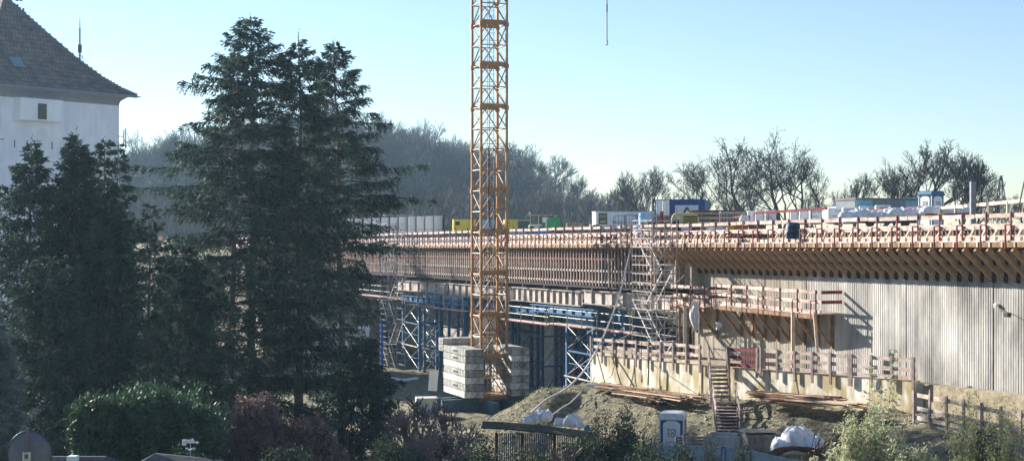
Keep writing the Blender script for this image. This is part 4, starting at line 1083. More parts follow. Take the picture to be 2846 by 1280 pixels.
# ------------------------------------------------------------------ site cabin, lamp mast, small things at left-centre
g = item('site_cabin', 'white flat-roofed site cabin with a white-framed window behind the spruce', 'site cabin', 985, 1130, 33, 12)
MB().box(-4.2, 1.25, 0, 3, .0, 6.35).build('wall', white, g); MB().box(-4.25, 1.3, -.06, 3.05, 6.35, 6.6).build('roof_edge', white, g)
o = MB().box(-.1, 1.0, -.07, 0, 4.2, 5.4).build('window_frame', white, g); 
for x in (.02, .53): MB().box(x, x + .37, -.08, -.07, 4.35, 5.15).build('pane', glass, o)
MB().box(-.12, 1.02, -.1, 0, 5.4, 5.7).build('shutter_box', white, g); MB().tube((1.2, -.05, 6.5), (1.2, -.05, 7.3), .06).build('roof_post', white, g)
g = item('floodlight_mast', 'blue floodlight mast with four dark lamp heads left of the scaffold stair', 'light mast', 1062, 1130, 36)
MB().tube((0, 0, 0), (0, 0, 6.4), .1, .08, 8).build('pole', mat('mast_blue', (.02, .12, .5), var=.15), g); MB().bar((-.55, 0, 6.4), (.8, 0, 6.45), .07, .07).build('cross_arm', mat('mast_blue', (.02, .12, .5)), g)
for x, z in ((-.45, 6.75), (-.5, 6.15), (.65, 6.75), (.6, 6.15)):
    MB().box(x - .25, x + .25, -.15, .05, z - .13, z + .15).build('lamp_head', dark_st, g)
g = item('camera_pole', 'dark pole with two round cameras in front of the white cabin', 'camera pole', 930, 1130, 38)
MB().tube((0, 0, 0), (0, 0, 6.6), .05).build('pole', dark_st, g); MB().bar((-.45, 0, 6.6), (.4, 0, 6.6), .04, .04).build('cross_arm', dark_st, g)
for x in (-.35, .3): MB().tube((x, 0, 6.45), (x, 0, 6.2), .15, .12, 10).build('camera_dome', black, g)
g = item('notice_sign', 'small white and red notice sign on a blue post low behind the spruce trunks', 'sign', 897, 1125, 40)
MB().box(-.3, .35, -.02, .02, -.2, .85).build('board', white, g); MB().box(-.3, .35, -.03, -.02, -.2, .2).build('red_band', mat('sign_red', (.6, .03, .05)), g); MB().box(-.45, -.3, -.05, .05, -1, 1.1).build('post', mat('mast_blue', (.02, .12, .5)), g)
g = item('white_container', 'low white tank with a yellow edge stripe among the bare shrubs', 'tank', 1195, 1165, 44, 8)
MB().box(-.85, .5, 0, 1.2, 0, 1.35).build('body', mat('tank_grey', (.5, .5, .52), var=.3), g); MB().box(-.5, .3, -.02, 0, 1.22, 1.33).build('edge_stripe', yellow, g)
g = item('leaning_panel', 'white upright board leaning among rebar left of the ballast stack', 'board', 1202, 1085, 40, 5); MB().bar((0, 0, 0), (.12, .3, 1.35), .62, .05, up=(0, 1, 0)).build('board', white, g); MB().box(-.3, .3, .02, .05, 0, .08).build('foot', timber, g)
line('hose', 'white lagged pipe lying along the base of the left scaffold', 'pipe', [(1085, 1048, 33), (1120, 1055, 34), (1160, 1050, 35)], .11, white_pl)

# ------------------------------------------------------------------ materials lying on the embankment
def bundle(px0, py0, px1, py1, s0, s1, label, n=14, m=rust, th=.05, spread=.35):
    a, b = W(px0, py0, s0), W(px1, py1, s1)
    g = thing('plank_bundle', label, 'plank bundle', a)
    for mm, cnt in ((m, n), (timber_pale, n // 3), (rust, n // 3)):
        mb = MB()
        for k in range(cnt):
            o1 = Vector((rnd.uniform(-.5, .9), rnd.uniform(-spread, spread), rnd.uniform(0, .32))); o2 = Vector((rnd.uniform(-1.2, .3), rnd.uniform(-spread, spread), rnd.uniform(0, .32)))
            mb.bar(o1, (b - a) + o2, th * rnd.uniform(.6, 2), th)
        mb.build('plank', mm, g)
bundle(1675, 1080, 1950, 1115, 50, 55.8, 'long heap of rusty bars and planks at the foot of the sunlit wall', 22, timber)
bundle(1720, 1098, 1860, 1120, 51.5, 54.5, 'tangled short rods and offcuts on the mound edge before the sunlit wall', 16, timber_dk, .04, .5)
bundle(2102, 1102, 2340, 1122, 58.3, 62.5, 'dark bundled steel bars lying below the right retaining wall', 26, rust, .045)
bundle(2150, 1118, 2420, 1140, 59.5, 64.5, 'pale boards and pipes spilling down right of the dark bar bundle', 14, timber_pale, .06)
bundle(1800, 1245, 1880, 1262, 66, 67, 'few planks lying beside the lower portable toilet', 5, timber)
g = item('white_pipe', 'short white pipe lying at the left foot of the sunlit wall', 'pipe', 1660, 1077, 49.5); MB().tube((-.6, 0, .12), (1.1, -.2, .12), .13, n=12).build('pipe', white_pl, g); MB().tube((1.1, -.2, .12), (1.25, -.22, .12), .12, n=12).build('pipe_end', black, g)
# concrete troughs at the bottom
def trough(px, py, s, label, rz, L_=2.0, W_=.9, H_=.55, m=None):
    m = m or conc; g = item('concrete_trough', label, 'concrete trough', px, py, s, rz)
    mb = MB().box(-L_ / 2, L_ / 2, -W_ / 2, -W_ / 2 + .1, 0, H_).box(-L_ / 2, L_ / 2, W_ / 2 - .1, W_ / 2, 0, H_).box(-L_ / 2, -L_ / 2 + .1, -W_ / 2 + .1, W_ / 2 - .1, 0, H_).box(L_ / 2 - .1, L_ / 2, -W_ / 2 + .1, W_ / 2 - .1, 0, H_); bevel(mb.build('wall', m, g), .02)
    MB().box(-L_ / 2 + .1, L_ / 2 - .1, -W_ / 2 + .1, W_ / 2 - .1, 0, .1).build('floor', m, g); return g
trough(2020, 1245, 65, 'open pale concrete trough tilted before the stair foot', -22, 1.7, 1.3, .6)
trough(2110, 1252, 66, 'dark-sided concrete box with sunlit tan lid edge right of the stair foot', 14, 1.5, 1.2, .75, mat('concrete_dark', (.16, .15, .15), var=.5, scale=4))
g = item('concrete_slab', 'tan concrete slab lying on the dark-sided box', 'slab', 2105, 1198, 65.5, 8); bevel(MB().prism([(-.75, 0), (.9, 0), (-.45, .1)], -.5, .5).add([], []).build('slab', timber_pale, g), .02)
g = item('pallet', 'old brown pallet leaning beside the lower portable toilet', 'pallet', 1925, 1245, 64.5, 4)
for k in range(4): MB().box(-.75, .75, -.04, 0, .03 + k * .13, .13 + k * .13).build('board', timber_grey, g)
for x in (-.7, 0, .7): MB().box(x - .05, x + .05, .0, .09, 0, .55).build('block', timber, g)
line('batten', 'white batten leaning on the old pallet', 'batten', [(1895, 1208, 65.5), (1900, 1230, 65.6), (1904, 1250, 65.8)], .03, white)
# concrete edging fence in front
for k, (a_, b_) in enumerate((((1822, 1224, 68), (1872, 1240, 69)), ((1878, 1233, 69), (2010, 1243, 70)), ((2015, 1238, 70), (2085, 1252, 71)), ((2090, 1250, 71), (2200, 1276, 72.5)), ((2205, 1276, 72.5), (2300, 1296, 74)))):
    a, b = W(*a_), W(*b_); g = thing('concrete_fence_panel', ['first blue-grey concrete fence panel, left of the lower toilet', 'second blue-grey concrete fence panel, under the toilet door', 'third blue-grey fence panel, before the concrete trough', 'fourth blue-grey fence panel, sloping right of the blue post', 'last blue-grey fence panel, under the white big bags'][k], 'fence panel', (a.x, a.y, a.z - 1.6), math.atan2(b.y - a.y, b.x - a.x), 'concrete fence panels'); L_ = (b.xy - a.xy).length; dzz = b.z - a.z
    bevel(MB().prism([(0, 0), (L_, 0), (L_, 1.6 + dzz), (0, 1.6)], -.04, .04).build('panel', mat('fence_conc', (.34, .38, .40), var=.3, scale=2), g), .01)
    MB().box(-.07, .0, -.07, .07, 0, 1.62).build('post', mat('fence_conc', (.34, .38, .40)), g)
g = item('blue_post', 'dark and light blue striped post on the concrete fence', 'post', 2010, 1290, 71); MB().box(-.09, .09, -.06, .06, 0, .7).build('shaft', cont_blue, g); MB().box(-.04, .04, -.07, -.06, .15, .65).build('blue_stripe', mat('sky_blue', (.25, .45, .65)), g)
# big bags
for (px, py, s, w_, h_, lb, sd_) in ((2175, 1262, 68, .95, .7, 'left white big bag with dark mark near the concrete box', 31), (2215, 1262, 68, 1.25, 1.15, 'largest slumped white big bag near the rusty rebar coil', 32), (2262, 1258, 68.5, .8, .75, 'right white big bag with straps leaning on the largest', 33), (1468, 1172, 55, .8, .45, 'leftmost white bag on the rubble before the mound', 41), (1488, 1168, 55, .8, .6, 'second white bag on the rubble before the mound', 42), (1512, 1166, 55, 1.0, .75, 'largest white bag heaped on the rubble before the mound', 43), (1560, 1178, 56.5, .9, .5, 'flat white bag above the mossy shed roof', 44), (1590, 1180, 57, 1.0, .75, 'upright white bag above the mossy shed roof', 45), (1612, 1184, 57.5, .5, .4, 'small white bag at the right end of the mossy roof', 46), (1632, 1190, 58, .35, .3, 'small bright blue bag at the right end of the mossy roof', 47)):
    bag(px, py + (6 if px < 1700 else 0), s, w_ * (.8 if px < 1700 else 1), h_ * (.8 if px < 1700 else .95), lb, seed=sd_, m=(mat('barrel_blue', (.05, .25, .6)) if 'blue' in lb else None))
g = item('rebar_coil', 'rusty brown tangled rebar coil at the foot of the white big bags', 'rebar coil', 2215, 1278, 71); m = MB()
for k in range(26):
    r = rnd.uniform(.7, 1.2); z = rnd.uniform(0, .15); ph = rnd.uniform(-.3, .3)
    m.path([(r * math.cos(a_ + ph), .4 * r * math.sin(a_) + rnd.uniform(-.02, .02), z + .35 * abs(math.sin(a_))) for a_ in [j * math.pi / 8 for j in range(9)]], .016, 4)
for k in range(22): m.tube((rnd.uniform(.2, 1.1), rnd.uniform(-.2, .4), 0), (rnd.uniform(.6, 1.9), rnd.uniform(-.2, .4), rnd.uniform(.4, 1.1)), .014, n=4)
m.build('bar', rust, g)
# mossy lean-to shed
g = item('lean_to_shed', 'long low lean-to shed with a mossy sagging roof and dark lattice wall', 'shed', 1512, 1302, 60, -3)
m = MB(); n = 14
for k in range(n):
    x0, x1 = -2.9 + 5.4 * k / n, -2.9 + 5.4 * (k + 1) / n; s0 = 1.95 - .5 * (k / n) ** 1.5; s1 = 1.95 - .5 * ((k + 1) / n) ** 1.5
    m.add([(x0, -.3, s0), (x1, -.3, s1), (x1, .8, s1 + .15), (x0, .8, s0 + .15), (x0, -.3, s0 - .06), (x1, -.3, s1 - .06), (x1, .8, s1 + .09), (x0, .8, s0 + .09)], [(0, 1, 2, 3), (7, 6, 5, 4), (0, 4, 5, 1), (3, 2, 6, 7)])
m.build('roof', mat('moss', (.045, .048, .028), var=.6, scale=5, bump=1), g)
m = MB()
for k in range(48): m.box(-2.3 + k * .1, -2.24 + k * .1, .35, .38, -.6, 1.6)
m.build('lattice_wall', mat('lattice_grey', (.13, .16, .18), var=.3), g)
for x in (-2.2, -1.0, .5, 1.6): MB().tube((x, -.15, -1.5), (x, -.15, 1.7), .05).build('post', timber_dk, g)

# ------------------------------------------------------------------ plastered tower building at the left
C0 = W(331, 640, 26); e1_ = Vector((-.62, -.785, 0)); e2_ = Vector((-.785, .62, 0)); SB = 12.2
BR = math.atan2(e1_.y, e1_.x)          # local x = e1, local y = -e2 ... keep an explicit frame instead
bd = thing('tower_building', 'massive pale plastered tower-like building with steep tiled hip roof at the left', 'building', (C0.x, C0.y, -12.2 * 36 / 26)); bd.scale = (36 / 26,) * 3
def B(a, b, z): v = e1_ * a + e2_ * b; return Vector((v.x, v.y, z + 12.2))
render_m = mat('plaster', (.70, .75, .85), var=.10, scale=.7, stretch=(1, 1, .5), col2=(.80, .84, .92), bump=.1)
streaks(render_m, .35, 2.5, .15, .5, .7, (.7, .72, .75))
shade_m = mat('shaded_cornice_plaster', (.20, .23, .27), var=.1)  # plaster darkened to carry the eave shadow in its colour
m = MB()
q = [(0, 0), (SB, 0), (SB, SB), (0, SB)]
m.add([B(a, b, -12.2) for a, b in q] + [B(a, b, 9.7) for a, b in q], [(0, 1, 5, 4), (1, 2, 6, 5), (2, 3, 7, 6), (3, 0, 4, 7), (4, 5, 6, 7)]); m.build('wall', render_m, bd)
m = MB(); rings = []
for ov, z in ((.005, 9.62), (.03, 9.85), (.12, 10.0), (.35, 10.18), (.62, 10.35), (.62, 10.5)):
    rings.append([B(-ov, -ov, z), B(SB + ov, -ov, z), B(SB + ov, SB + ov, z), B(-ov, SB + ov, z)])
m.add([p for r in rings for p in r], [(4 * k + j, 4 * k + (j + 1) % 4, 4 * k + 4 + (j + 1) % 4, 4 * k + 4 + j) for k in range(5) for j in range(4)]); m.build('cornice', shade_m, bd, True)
m = MB(); rings = []
h_ = SB / 2
for ins, z in ((-.85, 10.35), (-.2, 10.75), (.8, 11.55), (2.2, 13.0), (4.0, 15.2), (5.2, 16.7), (h_ - .02, 17.85)):
    rings.append([B(ins, ins, z), B(SB - ins, ins, z), B(SB - ins, SB - ins, z), B(ins, SB - ins, z)])
m.add([p for r in rings for p in r], [(4 * k + j, 4 * k + (j + 1) % 4, 4 * k + 4 + (j + 1) % 4, 4 * k + 4 + j) for k in range(6) for j in range(4)])
tile = mat('roof_tiles', (.11, .082, .078), var=.45, scale=1.5, col2=(.24, .18, .17))
nt = tile.node_tree; wv = nt.nodes.new('ShaderNodeTexBrick'); wv.inputs['Scale'].default_value = 1.0; wv.inputs['Brick Width'].default_value = .3; wv.inputs['Row Height'].default_value = .36
wv.inputs['Mortar Size'].default_value = .035; wv.inputs['Color1'].default_value = (1, 1, 1, 1); wv.inputs['Color2'].default_value = (.6, .6, .6, 1); wv.inputs['Mortar'].default_value = (.12, .12, .12, 1)
tc = [n for n in nt.nodes if n.type == 'TEX_COORD'][0]; mp2 = nt.nodes.new('ShaderNodeMapping'); mp2.inputs['Rotation'].default_value = (R(90), 0, 0)
vr = nt.nodes.new('ShaderNodeVectorRotate'); vr.rotation_type = 'Z_AXIS'; vr.inputs['Angle'].default_value = -math.atan2(-e1_.y, -e1_.x)
nt.links.new(tc.outputs['Object'], vr.inputs['Vector']); sp = nt.nodes.new('ShaderNodeSeparateXYZ'); cb = nt.nodes.new('ShaderNodeCombineXYZ')
nt.links.new(vr.outputs[0], sp.inputs[0]); nt.links.new(sp.outputs['X'], cb.inputs['X']); nt.links.new(sp.outputs['Z'], cb.inputs['Y']); nt.links.new(cb.outputs[0], wv.inputs['Vector'])
bs = nt.nodes['Principled BSDF']; mxx = nt.nodes.new('ShaderNodeMixRGB'); mxx.blend_type = 'MULTIPLY'; mxx.inputs['Fac'].default_value = .75
src = [l for l in nt.links if l.to_socket == bs.inputs['Base Color']][0].from_socket; nt.links.new(src, mxx.inputs[1]); nt.links.new(wv.outputs['Color'], mxx.inputs[2]); nt.links.new(mxx.outputs[0], bs.inputs['Base Color'])
bm_ = nt.nodes.new('ShaderNodeBump'); bm_.inputs['Strength'].default_value = .8; bm_.inputs['Distance'].default_value = .06; nt.links.new(wv.outputs['Color'], bm_.inputs['Height']); nt.links.new(bm_.outputs[0], bs.inputs['Normal'])
rf = m.build('roof', tile, bd)
m = MB(); hp = [B(i_, i_, z + .05) for i_, z in ((-.9, 10.35), (-.2, 10.78), (.8, 11.6), (2.2, 13.05), (4.0, 15.25), (5.2, 16.75), (h_, 17.9))]
m.path(hp, .13, 6)
for k in range(30):
    f_ = k / 30 * 5; i_ = int(f_); p = hp[i_].lerp(hp[i_ + 1], f_ - i_) if i_ < 6 else hp[-1]; m.box(p.x - .1, p.x + .1, p.y - .1, p.y + .1, p.z - .05, p.z + .17)
m.build('hip_tiles', mat('hip_tiles', (.10, .11, .14), var=.3), rf)
gm = mat('gutter', (.14, .18, .22), rough=.4, var=.2)
m = MB(); m.path([B(-.95, -.95, 10.32), B(SB + .9, -.95, 10.32)], .1, 8); m.tube(B(-.95, -.95, 10.32), B(-1.25, -1.1, 10.3), .07, .03); m.build('gutter', gm, bd)
# oriel box
a0, a1 = 5.6, 9.2
m = MB(); m.add([B(a0, 0, 7.95), B(a0, -.75, 8.0), B(a1, -.75, 8.0), B(a1, 0, 7.95), B(a0, 0, 9.65), B(a0, -.75, 9.6), B(a1, -.75, 9.6), B(a1, 0, 9.65)], [(0, 1, 2, 3), (0, 4, 5, 1), (1, 5, 6, 2), (2, 6, 7, 3), (4, 7, 6, 5)])
ob = m.build('oriel', render_m, bd)
m = MB(); m.add([B(7.0, -.76, 6.5), B(7.75, -.76, 6.5), B(7.75, -.76, 8.0), B(7.0, -.76, 8.0)], [(0, 1, 2, 3)]); 
m = MB(); m.add([B(x, y, z) for z in (8.1, 9.25) for x, y in ((7.0, -.70), (7.75, -.70), (7.75, -.765), (7.0, -.765))], [(0, 1, 2, 3), (4, 5, 6, 7), (0, 1, 5, 4), (1, 2, 6, 5), (2, 3, 7, 6), (3, 0, 4, 7)]); m.build('window', mat('dark_opening', (.05, .045, .04)), ob)
m = MB(); m.add([B(x, y, z) for z in (5.0, 5.7) for x, y in ((7.9, .05), (8.4, .05), (8.4, -.02), (7.9, -.02))], [(0, 1, 2, 3), (4, 5, 6, 7), (0, 1, 5, 4), (1, 2, 6, 5), (2, 3, 7, 6), (3, 0, 4, 7)]); m.build('window', mat('dark_opening', (.05, .045, .04)), bd)
for k in range(12):
    a_ = .7 + k * 1.05 + rnd.uniform(-.2, .2)
    m = MB(); m.bar(B(a_, -.02, 6.0), B(a_, -.02, 6.55), .07, .04, up=e2_) if k % 3 else m.bar(B(a_, -.02, 6.55), B(a_ + .6, -.02, 6.55), .05, .06)
    m.build('wall_anchor', mat('anchor', (.12, .16, .20)), bd)
sk = MB(); c = B(8.1, 1.35, 12.3); vx = e1_ * .45; up_ = (B(0, 2.2, 13.0) - B(0, .8, 11.55)).normalized() * .5; nn_ = up_.cross(vx).normalized() * .08
if nn_.z < 0: nn_ = -nn_
c = c + nn_ * .3
sk.add([c - vx - up_, c + vx - up_, c + vx + up_, c - vx + up_, c - vx - up_ + nn_, c + vx - up_ + nn_, c + vx + up_ + nn_, c - vx + up_ + nn_], [(4, 5, 6, 7), (0, 1, 5, 4), (1, 2, 6, 5), (2, 3, 7, 6), (3, 0, 4, 7)]); sk.build('skylight', mat('skylight', (.10, .22, .26), rough=.15, var=.1), rf)
def antenna(px, yt, yb, s, label, kind):
    g = item('antenna', label, 'antenna', px, yb, s); H = (yb - yt) / s
    MB().tube((0, 0, -.6), (0, 0, H * .75), .09, .08).build('mast', dark_st, g)
    if kind:
        MB().tube((0, 0, H * .75), (0, 0, H * .9), .04).build('whip', dark_st, g); MB().tube((0, 0, H * .9), (0, 0, H), .02).build('whip_tip', dark_st, g)
        MB().box(-.17, .17, -.15, .15, H * .2, H * .38).build('clamp_box', dark_st, g)
        MB().path([(.2, 0, H * .15), (.5, 0, 0), (.8, .2, -.8)], .02).build('cable', dark_st, g)
        MB().path([(.25 * math.cos(a_), 0, .45 + .25 * math.sin(a_)) for a_ in [j * math.pi / 6 for j in range(13)]], .03).build('cable_loop', dark_st, g)
    else:
        for x, z0 in ((.35, -.2), (.65, -.3), (.9, -.6), (1.25, -.7)): MB().box(x - .07, x + .09, -.1, .1, z0, z0 + .95).build('panel_antenna', dark_st, g)
        MB().bar((0, 0, .3), (1.3, 0, .0), .06, .06).build('cross_arm', dark_st, g); MB().bar((-.2, 0, 1.15), (1.2, 0, 1.15), .06, .06).build('cross_arm', dark_st, g)
        for x in (.6, 1.0): MB().tube((x, 0, 1.0), (x, 0, 1.35), .16, n=10).build('radio_unit', dark_st, g)
antenna(222, 46, 172, 26.2, 'tall thin whip antenna mast standing on the roof hip', 1)
antenna(31, -15, 30, 27, 'antenna cluster with panel aerials at the top left roof edge', 0)
g = item('wall_ladder_frame', 'rust-brown steel ladder frame cantilevered from the building corner', 'ladder frame', 322, 405, 25.9)
m = MB(); m.tube((.86, 0, 0), (.86, 0, 1.7), .06); m.tube((.98, .3, -.3), (.98, .3, 1.9), .06); m.tube((-.1, 0, 1.05), (.86, 0, .98), .05); m.tube((-.1, 0, .2), (.86, 0, .1), .05); m.tube((.86, 0, .5), (.98, .3, .5), .04); m.build('bar', mat('rust_dark', (.12, .06, .05)), g)
MB().box(-.35, .1, -.02, .05, .85, 1.25).build('wall_plate', shade_m, g); MB().box(-.35, .1, -.02, .05, 0, .4).build('wall_plate', shade_m, g)
# red round sign and far pale strip
g = item('round_sign', 'round red-orange traffic sign seen between the conifers', 'sign', 445, 690, 22); MB().tube((0, -.02, .0), (0, -.02, 1.0), .04).build('post', galv, g); MB().tube((0, -.06, 1.25), (0, -.02, 1.25), .42, n=20).build('disc', orange, g); MB().tube((0, -.075, 1.25), (0, -.06, 1.25), .28, n=20).build('disc_centre', mat('sign_pink', (.8, .55, .45)), g)

# ------------------------------------------------------------------ near roofs, dish, weathervane
g = item('satellite_dish', 'dark grey satellite dish seen from behind in the lower left corner', 'satellite dish', 78, 1262, 155, 0)
m = MB(); nr, ns = 6, 36; vs = [(0, .12, 0)]
for j in range(1, nr + 1):
    r = .40 * j / nr
    for i in range(ns): a_ = 2 * math.pi * i / ns; vs.append((r * math.cos(a_), .12 - .12 * (j / nr) ** 2 * 1.0, r * math.sin(a_) * 1.04))
fs = [(0, 1 + i, 1 + (i + 1) % ns) for i in range(ns)] + [(1 + (j - 1) * ns + i, 1 + j * ns + i, 1 + j * ns + (i + 1) % ns, 1 + (j - 1) * ns + (i + 1) % ns) for j in range(1, nr) for i in range(ns)]
vs = [(x, -y + .1, z) for x, y, z in vs]
me = bpy.data.meshes.new('reflector'); me.from_pydata(vs, [], fs); me.materials.append(mat('dish_grey', (.12, .13, .15), var=.15, rough=.45)); me.polygons.foreach_set('use_smooth', [True] * len(me.polygons))
o = link(bpy.data.objects.new('reflector', me), g); sm = o.modifiers.new('s', 'SOLIDIFY'); sm.thickness = .008
m = MB(); m.path([(.402 * math.cos(2 * math.pi * i / ns), .1, .418 * math.sin(2 * math.pi * i / ns)) for i in range(ns + 1)], .008, 5); m.build('rim', dark_st, g)
MB().box(-.02, .02, -.05, -.02, -.45, .48).build('support_rib', mat('rib_grey', (.16, .13, .12)), g)
m = MB(); m.box(-.07, -.035, -.1, -.04, -.35, .06); m.box(.035, .07, -.1, -.04, -.35, .06); m.box(-.05, .05, -.08, -.04, -.1, -.06); m.box(-.05, .05, -.09, -.04, .02, .05); m.build('clamp', galv, g)
MB().tube((0, -.12, -.2), (0, -.12, -1.5), .03).build('mast', galv, g)
g = item('vent_cap', 'small pale blue-white vent cap on the low roof beside the dish', 'vent', 203, 1290, 140); bevel(MB().box(-.1, .1, -.1, .1, 0, .18).build('cap', mat('vent_white', (.6, .65, .7)), g), .02, 2); MB().box(-.07, .07, -.07, .07, -.2, 0).build('pipe', galv, g)
roof_m = mat('felt_roof', (.045, .055, .07), var=.3, scale=4, bump=.3)
g = item('garden_shed', 'low dark felt shed roof at the bottom left behind the dish', 'shed', 230, 1320, 125)
m = MB(); m.add([(-.75, 0, .42), (.5, 0, .42), (1.0, -.7, 0), (-1.2, -.7, 0), (-.75, .1, .42), (.5, .1, .42), (1.0, 1.2, 0), (-1.2, 1.2, 0)], [(0, 3, 2, 1), (4, 5, 6, 7), (0, 1, 5, 4), (0, 4, 7, 3), (1, 2, 6, 5)]); m.build('roof', roof_m, g)
MB().box(-1.1, .9, -.6, 1.1, -2, 0).build('wall', timber_dk, g)
g = item('garden_shed', 'dark pitched felt roof with a bright front edge below the weathervane', 'shed', 490, 1300, 118)
m = MB(); m.add([(-.5, 0, .35), (.5, 0, .25), (1.4, -.8, -.1), (-1.2, -.6, -.05), (-.5, .1, .35), (.5, .1, .25), (1.5, 1.2, -.1), (-1.2, 1.2, -.05)], [(0, 3, 2, 1), (4, 5, 6, 7), (0, 1, 5, 4), (0, 4, 7, 3), (1, 2, 6, 5)]); m.build('roof', roof_m, g)
MB().box(-1.0, 1.2, -.5, 1.0, -2.2, -.1).build('wall', timber_dk, g)
g = item('weathervane', 'small white weathervane with cross arms and arrow before the laurel hedge', 'weathervane', 529, 1282, 115)
MB().tube((0, 0, -.1), (0, 0, .55), .012).build('rod', galv, g)
m = MB(); m.bar((-.14, 0, .47), (.15, 0, .47), .02, .03); m.prism([(.15, .43), (.22, .47), (.15, .51)], -.01, .01); m.prism([(-.16, .5), (-.16, .55), (.0, .53), (.06, .58), (.1, .5)], -.008, .008); m.box(-.2, -.1, -.01, .01, .4, .54); m.build('arrow', white, g)
m = MB(); m.bar((-.12, 0, .3), (.12, 0, .3), .02, .025); m.bar((0, -.12, .3), (0, .12, .3), .02, .02); m.box(-.12, -.06, -.01, .01, .29, .34); m.box(.06, .12, -.01, .01, .29, .34); m.build('direction_arm', white, g)
m = MB()
for k in range(8):
    a0_, a1_ = math.pi * k / 4, math.pi * (k + 1) / 4; m.add([(0, 0, .04), (.35 * math.cos(a0_), .35 * math.sin(a0_), -.12), (.35 * math.cos(a1_), .35 * math.sin(a1_), -.12)], [(0, 1, 2)])
m.build('cap', mat('cap_white', (.7, .72, .75)), g)
# ------------------------------------------------------------------ vegetation
spruce_m = mat('spruce_needles', (0.017, 0.040, 0.040), var=0.45, scale=1.3, col2=(0.075, 0.125, 0.085), trans=0.25, rough=0.7, spec=0.12)
thuja_m = mat('thuja_sprays', (0.015, 0.040, 0.040), var=0.45, scale=1.6, col2=(0.070, 0.125, 0.085), trans=0.2, rough=0.7, spec=0.12)
silver_m = mat('silver_sprays', (0.10, 0.14, 0.15), var=0.3, scale=4, col2=(0.20, 0.25, 0.26), trans=0.1)
laurel_m = mat('laurel_leaves', (0.024, 0.070, 0.040), var=0.5, scale=2.0, col2=(0.09, 0.17, 0.09), trans=0.15, rough=0.6, spec=0.2)
copper_m = mat('copper_leaves', (0.13, 0.080, 0.078), var=0.5, scale=3, col2=(0.30, 0.20, 0.19), trans=0.15)
bush_m = mat('bush_leaves', (0.015, 0.038, 0.028), var=0.4, scale=2, col2=(0.06, 0.09, 0.05), trans=0.2)
bamboo_m = mat('pale_leaves', (0.30, 0.34, 0.12), var=0.4, scale=5, col2=(0.72, 0.72, 0.52), trans=0.35)
bark_m = mat('spruce_bark', (0.13, 0.12, 0.115), var=0.35, scale=6, stretch=(1, 1, .4))
bark_far = mat('bare_bark', (0.060, 0.055, 0.055), var=0.35, scale=2)
twig_m = mat('bare_twigs', (0.040, 0.034, 0.034), var=0.35, scale=1)
twig_pale = mat('pale_twigs', (0.17, 0.13, 0.12), var=0.35, scale=1)

def tube_strip(P, Rr, n=3):
    """tapered tube along points P (k,3) with radii -> verts, faces lists"""
    k = len(P); T = np.gradient(P, axis=0); T /= (np.linalg.norm(T, axis=1, keepdims=True) + 1e-9)
    ref = np.array([0, 0, 1.0]) if abs(T[0, 2]) < .8 else np.array([1.0, 0, 0])
    X = np.cross(T, ref); X /= (np.linalg.norm(X, axis=1, keepdims=True) + 1e-9); Y = np.cross(T, X)
    a = 2 * np.pi * np.arange(n) / n
    V = P[:, None] + (X[:, None] * np.cos(a)[None, :, None] + Y[:, None] * np.sin(a)[None, :, None]) * np.asarray(Rr)[:, None, None]
    i = np.arange(k - 1)[:, None] * n; j = np.arange(n)[None]; j2 = (j + 1) % n
    Q = np.stack([V.reshape(-1, 3)[i + j], V.reshape(-1, 3)[i + j2], V.reshape(-1, 3)[i + n + j2], V.reshape(-1, 3)[i + n + j]], axis=2)
    return Q.reshape(-1, 4, 3)

